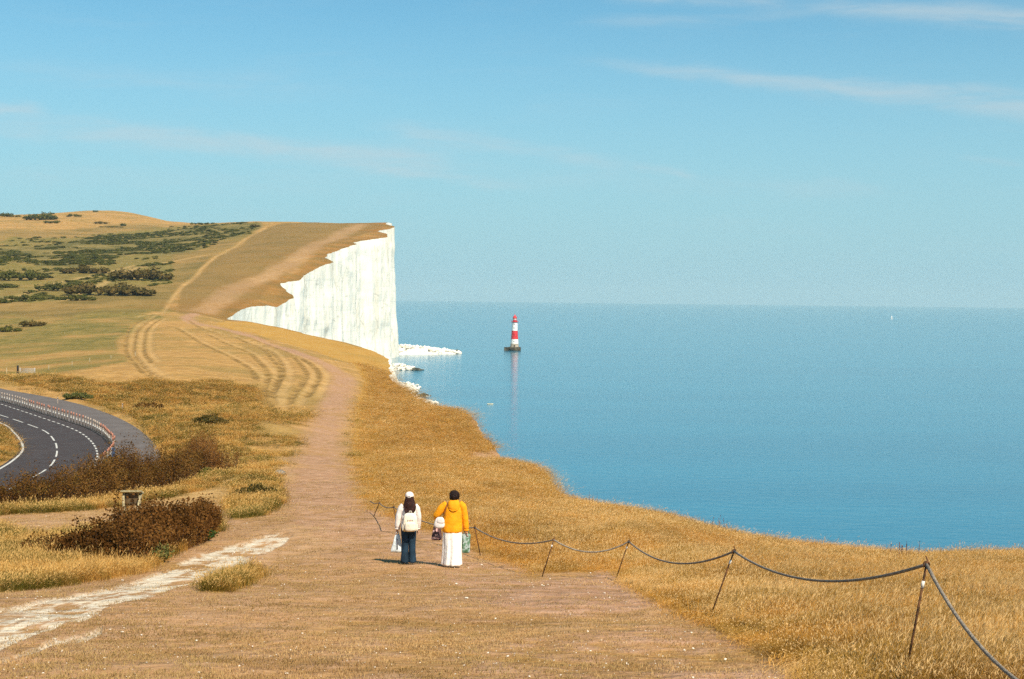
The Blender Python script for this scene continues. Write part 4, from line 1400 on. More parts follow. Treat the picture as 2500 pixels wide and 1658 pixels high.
mp = empty('marker_post', (px, py, RZ)); tag(mp, 'thick grey white marker post beside the blue sign', 'post')
MB().lathe([(.20, 0), (.20, .06), (.12, .1)], 12).build('base', M_RUBBER, mp); MB().lathe([(.115, .1), (.115, 1.12), (.09, 1.18)], 14).build('tube', M_OFFW, mp); MB().lathe([(.121, .75), (.121, .9)], 14, closed=False).build('reflective_band', M_GREY, mp)
px, py = rl([(280, 1128)])[0]
mp = empty('marker_post', (px, py+.4, RZ)); tag(mp, 'slim pale marker post directly behind the blue sign', 'post')
MB().lathe([(.16, 0), (.16, .05), (.07, .08)], 12).build('base', M_RUBBER, mp); MB().lathe([(.05, .08), (.05, 1.2), (.03, 1.24)], 10).build('tube', M_OFFW, mp)
for (u, v, lb) in ((141, 985, 'short white marker post at the back edge of the lay-by'), (299, 1003, 'small pale marker post on the grassy bank behind the lay-by')):
    P = at(u, v); mp = empty('marker_post', P); tag(mp, lb, 'post')
    MB().box((-.06, -.04, -.1), (.06, .04, .85)).build('tube', M_OFFW, mp, smooth=False); MB().box((-.065, -.045, .62), (.065, .045, .72)).build('reflective_band', M_RUBBER, mp, smooth=False)

# ------------------------------------------------------------------ field gate and fence stakes in the meadow
M_STAKE = simple('weathered_stake', (.46, .40, .26), .9, .2, 5, .4)
P = at(67, 914)
gt = empty('field_gate', P); tag(gt, 'grey metal field gate standing in the meadow at the left', 'gate')
w = 36*P.y/F; hgt = 14*P.y/F
for sx_ in (-w/2, w/2): MB().tube([(sx_, 0, -.1), (sx_, 0, hgt+.1)], .07, 8).build('stile', M_GREY, gt)
for k in range(5):
    z = .25+k*(hgt-.3)/4; MB().tube([(-w/2, 0, z), (w/2, 0, z)], .035, 6).build('bar', M_GREY, gt)
MB().tube([(-w/2, .05, .25), (w/2*.2, .05, hgt-.05)], .03, 6).build('brace', M_GREY, gt)
gp = empty('fence_stake', P+Vector((-w/2-.5, .2, 0))); tag(gp, 'dark gate post left of the grey field gate', 'post')
MB().box((-.14, -.14, -.2), (.14, .14, 1.5)).build('timber', M_BLACK, gp, smooth=False); MB().box((-.17, -.17, 1.5), (.17, .17, 1.56)).build('cap', M_BLACK, gp, smooth=False)
for k, (u, v) in enumerate([(16, 916), (119, 905), (176, 896), (219, 887), (271, 880), (330, 872)]):
    P = at(u, v); st = empty('fence_stake', P, .3*k); nmz = ['left of the field gate', 'first right of the field gate', 'second right of the field gate', 'third right of the field gate', 'fourth right of the field gate', 'farthest right of the field gate'][k]
    tag(st, f'thin pale fence stake in the meadow, {nmz}', 'post', 'fence stakes in the meadow')
    hh = 1.25
    m = MB().rings([(0, 0, -.2, .07, .07), (0.01, 0, .6, .065, .06), (.02, .01, hh-.1, .06, .055), (.02, .01, hh, .02, .02)], 8); m.build('timber', M_STAKE, st)
    m = MB()
    for z in (.5, .95): m.tube([(.06, 0, z), (.09, .0, z+.03), (.06, 0, z+.05)], .008, 4)
    m.build('staple', M_GREY, st)

# ------------------------------------------------------------------ information lectern
M_OAK = simple('grey_oak', (.33, .27, .15), .85, .25, 6, .5); M_SHADEDW = simple('shaded_oak', (.10, .065, .03), .85, .25, 5, .4); M_TOP = simple('lichen_top', (.50, .46, .28), .8, .2, 7, .3)
P = at(322, 1250)
lc = empty('lectern', P, math.radians(6)); tag(lc, 'wooden information lectern standing between the two brown thickets', 'lectern')
kk = P.y/F; W2 = 25*kk; HT = 54*kk
m = MB(); b = [(-W2, -.20, HT-.04), (W2, -.20, HT-.04), (W2, .36, HT-.20), (-W2, .36, HT-.20)]
m.v = b+[(x, y-.02, z+.06) for x, y, z in b]; m.f = [(3, 2, 1, 0), (4, 5, 6, 7)]+[(i, (i+1) % 4, 4+(i+1) % 4, 4+i) for i in range(4)]
m.build('top_panel', M_TOP, lc, smooth=False)
MB().box((-W2*.62, .02, HT-.60), (W2*.55, .08, HT-.14)).build('back_board', M_SHADEDW, lc, smooth=False)  # shade under the top panel is put into the board's dark colour
for s_ in (-1, 1):
    MB().tube([(s_*W2*.62, .16, -.2), (s_*W2*.66, .14, HT*.5), (s_*W2*.80, .10, HT-.12)], [.075, .07, .065], 8).build('leg', M_OAK, lc)
    MB().tube([(s_*W2*.62, -.45 if s_ > 0 else -.25, -.2), (s_*W2*.8, -.1, HT-.2)], .05, 6).build('brace', M_OAK, lc)

# ------------------------------------------------------------------ rope fence
M_RUST = simple('rusty_iron', (.13, .055, .02), .8, .35, 14, .4); M_ROPE = simple('grey_rope', (.30, .25, .19), .9, .25, 40, .8, bscale=90); M_TAPE = simple('white_tape', (.74, .70, .62), .6, .1, 20)
POSTS = [((3160, 1980), None, 5.5), ((2208, 1668), (2262, 1378), None), ((1735, 1505), (1792, 1346), None), ((1504, 1412), (1535, 1322), None), ((1324, 1405), (1352, 1318), None),
         ((1173, 1354), (1159, 1288), None), ((972, 1300), (961, 1238), None), ((913, 1262), (926, 1228), None)]
tops = []; bases = []
for (bu, bv), tp, dd in POSTS:
    if dd:
        a, q = pix(bu, bv); B = Vector((a*dd, dd, gz(a*dd, dd))); T = B+Vector((.15, .05, .95))
    else:
        B = at(bu, bv); T = atd(tp[0], tp[1], B.y)
        hgt = (T.z-B.z)
        if hgt > 1.15: T = B+(T-B)*(1.15/hgt)
    tops.append(T); bases.append(B)
rf = empty('rope_fence', bases[1]); tag(rf, 'low rope fence on rusty iron stakes along the tall grass', 'fence')
O = bases[1]
for i, (B, T) in enumerate(zip(bases, tops)):
    t = (T-B).normalized(); r_ = .011 if i < 4 else .013
    m = MB().tube([B-O-t*.15, B-O+(T-B)*.5, T-O+t*.02], r_, 8); po = m.build('post', M_RUST, rf)
    c = T-O; m = MB(); lp = []
    for k in range(9):
        an = k/8*6.0; lp.append(c+Vector((math.cos(an)*.028, .0, math.sin(an)*.028+.0)))
    m.tube(lp+[c+Vector((.0, .02, .07))], .007, 6); m.build('loop', M_RUST, po)
    if i < 5:
        m = MB().tube([B-O+(T-B)*.80, B-O+(T-B)*.86], r_*1.35, 8); m.build('tape', M_TAPE, po)
sags = [.65, .27, .30, .24, .21, .20, .08]
for i in range(len(tops)-1):
    a_, b_ = tops[i]-O, tops[i+1]-O
    pts = [a_.lerp(b_, f)-Vector((0, 0, 4*sags[i]*f*(1-f))) for f in np.linspace(0, 1, 26)]
    MB().tube(pts, .0155 if i < 3 else .016, 8).build('rope', M_ROPE, rf)
T = tops[-1]-O
tw = atd(903, 1224, bases[-1].y+3)-O
MB().tube([T, T.lerp(tw, .5)-Vector((0, 0, .06)), tw], .016, 6).build('rope', M_ROPE, rf)

# ------------------------------------------------------------------ lighthouse
M_LWHITE = simple('lighthouse_white', (.82, .80, .75), .6, .06, .4); M_LRED = simple('lighthouse_red', (.62, .025, .03), .5, .12, .4); M_LCON = simple('lighthouse_granite', (.42, .35, .26), .85, .2, .5); M_LPLAT = simple('weedy_masonry', (.075, .06, .035), .9, .4, .4)
M_LGLASS = simple('lantern_glass', (.62, .52, .46), .25, .1, 1)
px, py = sea_pt(1256, 856)
lh = empty('lighthouse', (px, py, 0)); tag(lh, 'red and white striped lighthouse standing in the sea', 'lighthouse')
m = MB().lathe([(7.0, -2), (6.9, 3.2), (6.5, 3.9), (4.6, 4.0)], 32); m.build('platform', M_LPLAT, lh)
MB().box((-11.2, -3.2, -2), (-5.9, 3.0, 3.6)).build('landing_stage', M_LPLAT, lh, smooth=False)


def rad(z): return 3.0+1.7*max(0, (30.5-z)/26.5)**1.7


def band(nm, z0, z1, mat):
    pr = [(rad(z0+(z1-z0)*k/8), z0+(z1-z0)*k/8) for k in range(9)]
    return MB().lathe(pr, 36, closed=False).build(nm, mat, lh)


band('granite_base', 4.0, 7.6, M_LCON); wl = band('white_band', 7.6, 12.4, M_LWHITE); rb = band('red_band', 12.4, 21.6, M_LRED); wb = band('white_band', 21.6, 30.5, M_LWHITE)
m = MB().lathe([(3.0, 30.5), (3.9, 31.0), (3.9, 31.4), (3.2, 31.41), (2.6, 31.42)], 32); ga = m.build('gallery', M_LRED, lh)
m = MB()
for k in range(24):
    a_ = k/24*6.283; m.tube([(3.75*math.cos(a_), 3.75*math.sin(a_), 31.4), (3.75*math.cos(a_), 3.75*math.sin(a_), 32.5)], .05, 4)
m.tube([(3.75*math.cos(k/24*6.283), 3.75*math.sin(k/24*6.283), 32.5) for k in range(25)], .06, 4); m.build('railing', M_LRED, ga)
MB().lathe([(2.3, 31.42), (2.3, 32.6), (2.05, 32.62)], 24).build('lantern_wall', M_LRED, lh)
ln = MB().lathe([(2.0, 32.62), (2.0, 35.0)], 16).build('lantern', M_LGLASS, lh)
m = MB()
for k in range(12):
    a_ = k/12*6.283; m.tube([(2.05*math.cos(a_), 2.05*math.sin(a_), 32.62), (2.05*math.cos(a_), 2.05*math.sin(a_), 35)], .06, 4)
m.build('glazing_bars', M_LRED, ln)
MB().lathe([(2.35, 35.0), (2.3, 35.4), (1.95, 36.6), (1.2, 37.7), (.45, 38.2), (.42, 38.9), (.12, 39.3)], 28).build('dome', M_LRED, lh)
for z in (9.5, 16.5, 24, 28):
    r0 = rad(z); par = wl if z < 12 else (rb if z < 21 else wb)
    MB().box((-.35-.6, -r0-.04, z), (.35-.6, -r0+.5, z+1.1)).build('window', M_BLACK, par, smooth=False)
MB().box((-.6, -rad(5)-.06, 4.02), (.6, -rad(5)+.6, 6.2)).build('door', M_BLACK, lh, smooth=False)

# ------------------------------------------------------------------ boats
M_HULL = simple('boat_cream', (.66, .58, .36), .5, .1, 2); M_SAIL = simple('sail_cloth', (.74, .72, .68), .8, .05, 1)


def hull(L, B_, D, mat, name, parent):
    m = MB()
    for i in range(11):
        f = i/10; w_ = B_*(math.sin(math.pi*min(1, .12+.88*f)**.8)**.6 if f < 1 else 0.02)*.5; sh = .12*D*(2*f-1)**2
        for k in range(7):
            an = math.pi*k/6
            m.v.append((f*L-L/2, -w_*math.cos(an), D*.45+sh-(D*(math.sin(an)**.7) if 0 < k < 6 else 0)))
    for i in range(10):
        for k in range(6): b = i*7+k; m.f.append((b, b+1, b+8, b+7))
    for i in range(10): m.f.append((i*7, i*7+7, i*7+13, i*7+6))
    m.f.append(tuple(range(7))); return m.build(name, mat, parent)


px, py = sea_pt(2177, 779); sb_ = empty('sailing_boat', (px, py, .3), .5); tag(sb_, 'tiny white sailing boat far out near the horizon', 'boat')
hull(10, 3, 1.3, M_SAIL, 'hull', sb_); MB().tube([(.6, 0, .3), (.6, 0, 13)], [.09, .05], 6).build('mast', M_GREY, sb_)
m = MB(); m.v = [(.4, 0, 1.6), (-4.2, .9, 1.6), (-1.2, .8, 7), (.4, .05, 12.6), (-2, .95, 3.5)]; m.f = [(0, 1, 4), (0, 4, 2), (0, 2, 3)]; o = m.build('main_sail', M_SAIL, sb_); o.modifiers.new('t', 'SOLIDIFY').thickness = .04
m = MB(); m.v = [(.8, 0, 11), (4.8, 0, 1.2), (.9, .8, 1.4)]; m.f = [(0, 1, 2)]; o = m.build('jib', M_SAIL, sb_); o.modifiers.new('t', 'SOLIDIFY').thickness = .04
px, py = sea_pt(1197, 987); kb = empty('kayak', (px, py, .12), .15); tag(kb, 'small pale yellow boat afloat below the lighthouse reflection', 'boat')
hull(3.2, .95, .5, M_HULL, 'hull', kb); MB().rings([(.1, 0, .22, .55, .3), (.1, 0, .30, .6, .34), (.1, 0, .31, .45, .24)], 16).build('cockpit_rim', M_BLACK, kb); MB().box((-.25, -.22, .2), (-.18, .22, .5)).build('seat', M_HULL, kb, smooth=False)

# ------------------------------------------------------------------ the two walkers
M_SKIN = simple('skin', (.48, .27, .17), .6, .08, 12); M_SHOE = simple('shoe_dark', (.05, .045, .04), .7, .2, 12); M_EYE = simple('eye_dark', (.03, .02, .015), .3, .1, 9); M_LIP = simple('lip', (.42, .16, .13), .5, .1, 9)
M_HAIR = simple('dark_brown_hair', (.028, .006, .003), .75, .3, 18, .6, bscale=60); M_HAIR2 = simple('short_dark_hair', (.016, .006, .004), .8, .3, 25, .8, bscale=50)


def cloth(name, col, var=.06, scale=7, bump=.35, rough=.85):
    return simple(name, col, rough, var, scale, min(1, bump*2.2), bscale=11)


M_WJACKET = cloth('cream_white_jacket', (.78, .70, .64)); M_CAP = cloth('white_cap', (.84, .74, .66)); M_JEANS = cloth('dark_blue_denim', (.012, .034, .060), .25, 6); M_PACK = cloth('cream_backpack', (.78, .70, .56)); M_PACKTRIM = cloth('tan_trim', (.45, .27, .08))
M_PLAST = cloth('pale_plastic_bag', (.70, .76, .76), .12, 9, .7, .35); M_YELLOW = cloth('amber_yellow_jacket', (.86, .33, .004), .08, 6); M_SKIRT = cloth('white_cotton_skirt', (.84, .80, .74), .05, 6, .4); M_STRAP = cloth('brown_leather_strap', (.20, .065, .015)); M_TOTE = cloth('white_leather_bag', (.78, .72, .68), .08, 5)


def patterned(name, c1, c2, c3, scale):
    m, t = material(name)
    tcn = t.n('ShaderNodeTexCoord'); n1 = t.noise(tcn.outputs['Object'], scale, 2, .5, .8); n2 = t.noise(tcn.outputs['Object'], scale*1.7, 2)
    c = t.mix(t.ramp(n1, .46, .54), c1, c2); c = t.mix(t.ramp(n2, .58, .66), c, c3)
    p = t.n('ShaderNodeBsdfPrincipled', i_Base_Color=c, i_Roughness=.6); o = t.n('ShaderNodeOutputMaterial'); t.put(o.inputs[0], p.outputs[0]); return m


M_PINKBAG = patterned('pink_black_print', (.72, .42, .40), (.06, .03, .035), (.80, .55, .50), 9); M_GREENBAG = patterned('green_print_plastic', (.10, .20, .12), (.36, .42, .40), (.045, .12, .05), 8)


def body(name, J, R_, hands, parent, mat=M_SKIN):
    """one continuous skinned figure: joints -> edges with radii"""
    names = list(J); ix = {n: i for i, n in enumerate(names)}
    E = [('pelvis', 'waist'), ('waist', 'chest'), ('chest', 'neck'), ('neck', 'skull'), ('skull', 'crown'), ('skull', 'nose'),
         ('skull', 'ear_l'), ('skull', 'ear_r'), ('chest', 'sh_l'), ('sh_l', 'el_l'), ('el_l', 'wr_l'), ('wr_l', 'pa_l'), ('chest', 'sh_r'), ('sh_r', 'el_r'), ('el_r', 'wr_r'), ('wr_r', 'pa_r'),
         ('pelvis', 'hip_l'), ('hip_l', 'kn_l'), ('kn_l', 'an_l'), ('an_l', 'toe_l'), ('pelvis', 'hip_r'), ('hip_r', 'kn_r'), ('kn_r', 'an_r'), ('an_r', 'toe_r')]
    V = [Vector(J[n]) for n in names]; Rr = [R_[n] for n in names]; EE = [(ix[a], ix[b]) for a, b in E]
    for side in ('l', 'r'):
        p = Vector(J['pa_'+side]); w = Vector(J['wr_'+side]); dr = (p-w).normalized(); lat = dr.cross(Vector((1 if side == 'l' else -1, 0, 0))).normalized(); inn = dr.cross(lat)
        pi = ix['pa_'+side]
        for k, (o, L) in enumerate(((-.03, .065), (-.011, .075), (.009, .07), (.028, .055))):
            b = len(V); V += [p+lat*o+dr*.03, p+lat*o+dr*(.03+L*.5)+inn*.012, p+lat*o*.9+dr*(.03+L*.75)+inn*.04]; Rr += [.0095, .0085, .007]; EE += [(pi, b), (b, b+1), (b+1, b+2)]
        b = len(V); V += [w.lerp(p, .5)-lat*.04+inn*.01, p-lat*.055+inn*.03+dr*.015]; Rr += [.011, .009]; EE += [(pi, b), (b, b+1)]
    me = bpy.data.meshes.new(name); me.from_pydata([tuple(v) for v in V], EE, [])
    o = obj(name, me, mat, parent)
    md = o.modifiers.new('skin', 'SKIN'); md.use_smooth_shade = True
    for i, r in enumerate(Rr): me.skin_vertices[0].data[i].radius = (r, r) if not isinstance(r, tuple) else r
    me.skin_vertices[0].data[0].use_root = True
    md = o.modifiers.new('sub', 'SUBSURF'); md.levels = 1; md.render_levels = 2
    return o


def figure(hgt, L, Rg, lean=0.0):
    k = hgt/1.66
    J = {'pelvis': (0, 0, .88*k), 'waist': (0, 0, 1.04*k), 'chest': (lean*.6, 0, 1.26*k), 'neck': (lean, .0, 1.42*k), 'skull': (lean*1.1, .015, 1.535*k), 'crown': (lean*1.1, .0, 1.60*k), 'nose': (lean*1.1, .112, 1.515*k),
         'ear_l': (lean*1.1-.078, .0, 1.52*k), 'ear_r': (lean*1.1+.078, .0, 1.52*k),
         'hip_l': (-.085, 0, .83*k), 'kn_l': (-.085, .02, .47*k), 'an_l': (-.08, -.01, .085), 'toe_l': (-.09, .13, .03), 'hip_r': (.085, 0, .83*k), 'kn_r': (.085, .03, .47*k), 'an_r': (.08, .02, .085), 'toe_r': (.095, .16, .03)}
    for s_, q in (('l', L), ('r', Rg)):
        J['sh_'+s_], J['el_'+s_], J['wr_'+s_] = q
        d = (Vector(q[2])-Vector(q[1])).normalized(); J['pa_'+s_] = tuple(Vector(q[2])+d*.06)
    Rd = {'pelvis': .12, 'waist': .10, 'chest': .12, 'neck': .05, 'skull': .085, 'crown': .068, 'nose': .012, 'ear_l': .012, 'ear_r': .012}
    for s_ in 'lr': Rd.update({'sh_'+s_: .055, 'el_'+s_: .038, 'wr_'+s_: .026, 'pa_'+s_: (.034, .02), 'hip_'+s_: .085, 'kn_'+s_: .055, 'an_'+s_: .036, 'toe_'+s_: .03})
    return J, Rd


def face(parent, cx, z, k=1):
    for s_ in (-1, 1):
        v_, f_ = ico(2); m = MB(); m.v = [(cx+s_*.034+x*.011, .088+y*.008, z+.012+zz*.009) for x, y, zz in v_]; m.f = list(f_); m.build('eye', M_EYE, parent)
    MB().tube([(cx-.025, .092, z-.048), (cx, .101, z-.046), (cx+.025, .092, z-.048)], [.004, .007, .004], 6).build('mouth', M_LIP, parent)


def folds(k1, k2, amp, n, ph=0.0):
    def f(a, i):
        g = (i/max(1, n-1))
        return 1+amp*g*(math.sin(k1*a+ph+1.3*math.sin(i*.35))*.6+math.sin(k2*a+2.1+ph)*.4)
    return f


def sleeve(pts, rad, parent, mat, name='sleeve'):
    P_ = smooth_line3(pts, 12); rr = list(np.interp(np.linspace(0, 1, 12), np.linspace(0, 1, len(rad)), rad))
    rr = [r*(1+.07*math.sin(i*2.1)) for i, r in enumerate(rr)]
    return MB().tube(P_, rr, 14).build(name, mat, parent, sub=1)


def smooth_line3(pts, n):
    P_ = [Vector(p) for p in pts]; out = []
    m = len(P_)-1
    for i in range(n):
        t_ = i/(n-1)*m; k = min(int(t_), m-1); f = t_-k
        p0 = P_[max(k-1, 0)]; p1 = P_[k]; p2 = P_[k+1]; p3 = P_[min(k+2, m)]
        out.append(0.5*((2*p1)+(-p0+p2)*f+(2*p0-5*p1+4*p2-p3)*f*f+(-p0+3*p1-3*p2+p3)*f**3))
    return out


def rounded(parent, name, mat, c, hx, hy, hz, e=3.2, taper=0.0, sag=0.0):
    """soft super-ellipsoid block (bags, packs)"""
    v_, f_ = ico(4); m = MB()
    for x, y, z in v_:
        n_ = (abs(x)**e+abs(y)**e+abs(z)**e)**(1/e); x, y, z = x/n_, y/n_, z/n_
        w = 1+taper*z
        wr = 1+.03*float(vnoise(x*4+c[0]*9, z*5+y*3))
        m.v.append((c[0]+x*hx*w*wr, c[1]+y*hy*wr*(1+sag*(-z)), c[2]+z*hz))
    m.f = list(f_); return m.build(name, mat, parent)


def carrier(name, label, loc, zt, zb, xw0, xw1, dep, mat, seed, handles=True, xoff=0.0, cat='bag'):
    """carrier bag hanging from a hand: gathered top, wide crumpled bottom"""
    th = empty(name, loc); tag(th, label, cat)
    n = 12; rings = []
    for i in range(n):
        f = i/(n-1); z = zt+(zb-zt)*f; w = xw0+(xw1-xw0)*f**.8; d_ = dep*(.35+.65*math.sin(min(1, f*1.25)*math.pi/2))
        rings.append((xoff*f, 0, z, w, d_*(.35 if i == n-1 else 1)))
    ph = seed*1.7
    m = MB().rings(rings, 32, lambda a, i: 1+.10*math.sin(5*a+ph+i*.25)+.06*math.sin(9*a-i*.5+ph), cap=True); m.build('sack', mat, th, sub=1)
    if handles:
        for s_ in (-1, 1):
            MB().tube([(s_*xw0*.7, .012*s_, zt-.02), (s_*xw0*.4, .012*s_, zt+.05), (0, .0, zt+.085)], [(.014, .004)]*3, 6).build('handle', mat, th)
    return th


# --- walker with cap, backpack and jeans
P = at(997, 1376); w_d = P.y; sc_ = 1.0
wo = empty('person', P); tag(wo, 'person in white jacket, jeans and cap carrying a cream backpack', 'person')
J, Rd = figure(1.64, ((-.155, 0, 1.335), (-.235, .0, 1.07), (-.262, .03, .80)), ((.155, 0, 1.335), (.215, .03, 1.07), (.205, .10, .80)), .01)
bd = body('body', J, Rd, None, wo); face(bd, .011, 1.50)
for s_ in (-1, 1):
    yo = -.01 if s_ < 0 else .02
    n = 14; rings = []
    for i in range(n):
        f = i/(n-1); z = .90*(1-f)+.015*f; r = np.interp(f, [0, .12, .5, .72, 1], [.112, .108, .080, .082, .108])
        rings.append((s_*np.interp(f, [0, .2, 1], [.066, .078, .083]), yo*f+.01, z, r, r*1.05))
    MB().rings(rings, 22, folds(3, 7, .05, n, s_)).build('jeans_leg', M_JEANS, wo, sub=1)
    MB().rings([(s_*.088, .03+yo, .012, .045, .12), (s_*.088, .03+yo, .05, .047, .12), (s_*.088, .01+yo, .09, .04, .07)], 16).build('shoe', M_SHOE, wo, sub=1)
MB().rings([(0, 0, .86, .168, .128), (0, 0, .93, .160, .122), (0, 0, 1.0, .145, .112)], 24).build('jeans_waist', M_JEANS, wo, sub=1)
n = 12; rg = []
for i in range(n):
    f = i/(n-1); z = .80+(1.40-.80)*f; rg.append((.008*f, 0, z, np.interp(f, [0, .15, .5, .8, .93, 1], [.185, .185, .175, .180, .12, .062]), np.interp(f, [0, .5, .8, 1], [.145, .13, .115, .06])))
jk = MB().rings(rg, 28, lambda a, i: 1+.02*math.sin(6*a+i*.7)).build('jacket', M_WJACKET, wo, sub=1)
sleeve([(-.13, 0, 1.355), (-.185, 0, 1.28), (-.245, 0, 1.06), (-.262, .02, .82)], [.065, .075, .070, .062], jk, M_WJACKET); sleeve([(.13, 0, 1.355), (.185, .01, 1.28), (.222, .03, 1.06), (.205, .09, .82)], [.065, .075, .068, .060], jk, M_WJACKET)
MB().rings([(.01, .0, 1.385, .07, .07), (.01, -.01, 1.42, .075, .075), (.01, -.01, 1.44, .068, .068)], 20).build('collar', M_WJACKET, jk, sub=1)
MB().rings([(-.262, .02, .79, .05, .05), (-.262, .02, .83, .063, .063)], 14).build('cuff', M_WJACKET, jk); MB().rings([(.205, .09, .79, .05, .05), (.205, .09, .83, .062, .062)], 14).build('cuff', M_WJACKET, jk)
# hair falls over the back
n = 15; rg = []
for i in range(n):
    f = i/(n-1); z = 1.60-(1.60-1.17)*f
    rg.append((np.interp(f, [0, .5, 1], [.011, .018, .06]), np.interp(f, [0, .25, .5, 1], [-.005, -.015, -.055, -.115]), z, np.interp(f, [0, .15, .35, .6, .85, 1], [.075, .098, .118, .150, .105, .045]), np.interp(f, [0, .2, .5, 1], [.085, .105, .085, .03])))
hr = MB().rings(rg, 36, lambda a, i: 1+.045*math.sin(11*a+i*.5)*min(1, i/5)+.03*math.sin(17*a-i*.8)).build('hair', M_HAIR, wo, sub=1)
r0 = random.Random(5)
for k in range(7):
    x0 = -.11+.2*k/6+r0.uniform(-.01, .01)
    MB().tube([(x0*.9+.01, -.10, 1.34), (x0+.02, -.145, 1.24), (x0*.8+.045, -.165, 1.14+abs(x0)*.3)], [(.020, .012), (.018, .010), (.006, .004)], 8).build('lock', M_HAIR, hr, sub=1)
cp_ = MB().rings([(.011, .0, 1.548, .100, .112), (.011, .0, 1.575, .102, .114), (.011, -.005, 1.62, .094, .104), (.011, -.005, 1.652, .070, .078), (.011, -.005, 1.668, .035, .040), (.011, -.005, 1.672, .008, .008)], 28).build('cap', M_CAP, wo, sub=1)
m = MB(); nb = 14
for i in range(nb):
    a_ = math.pi*i/(nb-1)
    for j, (ri, dz) in enumerate(((0, .0), (.5, -.004), (1, -.02))): m.v.append((.011+math.cos(a_)*.095, .08+math.sin(a_)*(.02+.09*ri), 1.556+dz))
for i in range(nb-1):
    for j in range(2): b = i*3+j; m.f.append((b, b+3, b+4, b+1))
o = m.build('peak', M_CAP, cp_); o.modifiers.new('t', 'SOLIDIFY').thickness = .006
MB().tube([(.011+.032*math.cos(a_), -.114, 1.555+.030*math.sin(a_)) for a_ in np.linspace(0, math.pi, 9)], .0035, 6).build('strap_opening_edge', M_CAP, cp_)
m = MB(); m.v = [(.011+.030*math.cos(a_), -.1165+.002*0, 1.555+.027*math.sin(a_)) for a_ in np.linspace(0, math.pi, 11)]; m.f = [tuple(range(11))]; m.build('strap_opening', M_HAIR, cp_, smooth=False)
MB().box((-.022, -.119, 1.549), (.044, -.114, 1.557)).build('strap', M_CAP, cp_, smooth=False)
# backpack: worn, but a thing of its own
bp = empty('backpack', P+Vector((.045, -.20, .78))); tag(bp, 'cream backpack with a small stitched emblem on the left walker', 'backpack')
rounded(bp, 'main_bag', M_PACK, (0, 0, .215), .165, .085, .215, 3.6, -.10)
rounded(bp, 'front_pocket', M_PACK, (.01, -.085, .13), .125, .045, .105, 3.4)
for s_ in (-1, 1):
    rounded(bp, 'side_pocket', M_PACK, (s_*.158, .0, .10), .025, .055, .085, 3)
    MB().tube([(s_*.09, .07, .38), (s_*.10, .16, .52), (s_*.105, .27, .50), (s_*.13, .30, .32), (s_*.14, .18, .12), (s_*.13, .07, .06)], [(.024, .006)]*6, 8).build('shoulder_strap', M_PACK, bp, sub=1)
MB().tube([(-.03, .05, .42), (-.02, .05, .465), (.02, .05, .465), (.03, .05, .42)], .007, 6).build('top_loop', M_PACK, bp)
MB().box((-.135, -.079, .015), (-.115, -.06, .075)).build('trim_tab', M_PACKTRIM, bp, smooth=False)
em = MB()
for s_ in (-1, 1): em.tube([(.01+s_*.052, -.0885, .285), (.01+s_*.060, -.088, .262), (.01+s_*.053, -.0885, .245)], [.004, .007, .004], 6)
o = em.build('emblem_marks', M_HAIR, bp); o['kind'] = 'stuff'
em = MB()
for x0 in (-.022, .0, .022): em.tube([(.01+x0-.007, -.0895, .252), (.01+x0-.005, -.0895, .278), (.01+x0+.005, -.0895, .278), (.01+x0+.007, -.0895, .252)], .0022, 4)
o = em.build('emblem_letters', simple('faded_red_print', (.50, .16, .12), .7, .1, 20), bp); o['kind'] = 'stuff'
MB().tube([(.01+.062*math.cos(a_), -.0885, .235+.045*math.sin(a_)) for a_ in np.linspace(math.pi*1.05, math.pi*1.95, 12)], .003, 6).build('seam_piping', cloth('seam_grey', (.42, .36, .28)), bp)
carrier('carrier_bag', 'pale plastic carrier bag in the left hand of the walker in jeans', P+Vector((-.262, .03, 0)), .68, .25, .045, .135, .06, M_PLAST, 1, True, -.01)
MB().tube([(0, -.066, .58), (.005, -.075, .34)], [(.012, .004), (.016, .004)], 6).build('dark_print', simple('bag_print', (.10, .09, .11), .6, .2, 8), [o for o in bpy.data.objects if o.name.startswith('carrier_bag')][-1])

# --- walker in amber jacket and white skirt
P = at(1103, 1381)
mo = empty('person', P); tag(mo, 'person in amber yellow hooded jacket and long white skirt', 'person')
J, Rd = figure(1.72, ((-.165, 0, 1.42), (-.335, .02, 1.19), (-.335, .22, 1.06)), ((.20, 0, 1.42), (.285, .0, 1.10), (.318, .03, .83)), .035)
bd = body('body', J, Rd, None, mo); face(bd, .038, 1.565)
for s_ in (-1, 1): MB().rings([(s_*.088, .06, .012, .045, .12), (s_*.088, .06, .045, .047, .12), (s_*.088, .03, .08, .04, .07)], 16).build('shoe', M_SHOE, mo, sub=1)
n = 20; rg = []
for i in range(n):
    f = i/(n-1); z = .92*(1-f)+.02*f; rg.append((.005*math.sin(f*3), 0, z, np.interp(f, [0, .12, .5, 1], [.19, .212, .215, .228]), np.interp(f, [0, .12, .5, 1], [.14, .16, .17, .185])))
MB().rings(rg, 72, lambda a, i: 1+(i/19)**.6*(.075*math.sin(8*a+.6*math.sin(i*.4))+.045*math.sin(13*a+1.2+i*.08))).build('skirt', M_SKIRT, mo, sub=1)
n = 14; rg = []
for i in range(n):
    f = i/(n-1); z = .765+(1.50-.765)*f; rg.append((.035*f, 0, z, np.interp(f, [0, .06, .3, .62, .82, .93, 1], [.212, .228, .222, .218, .205, .13, .07]), np.interp(f, [0, .06, .5, .82, 1], [.165, .175, .16, .135, .07])))
jk = MB().rings(rg, 40, lambda a, i: 1+.016*math.sin(5*a+i*.6)+.012*math.sin(11*a-i*.4)).build('jacket', M_YELLOW, mo, sub=1)
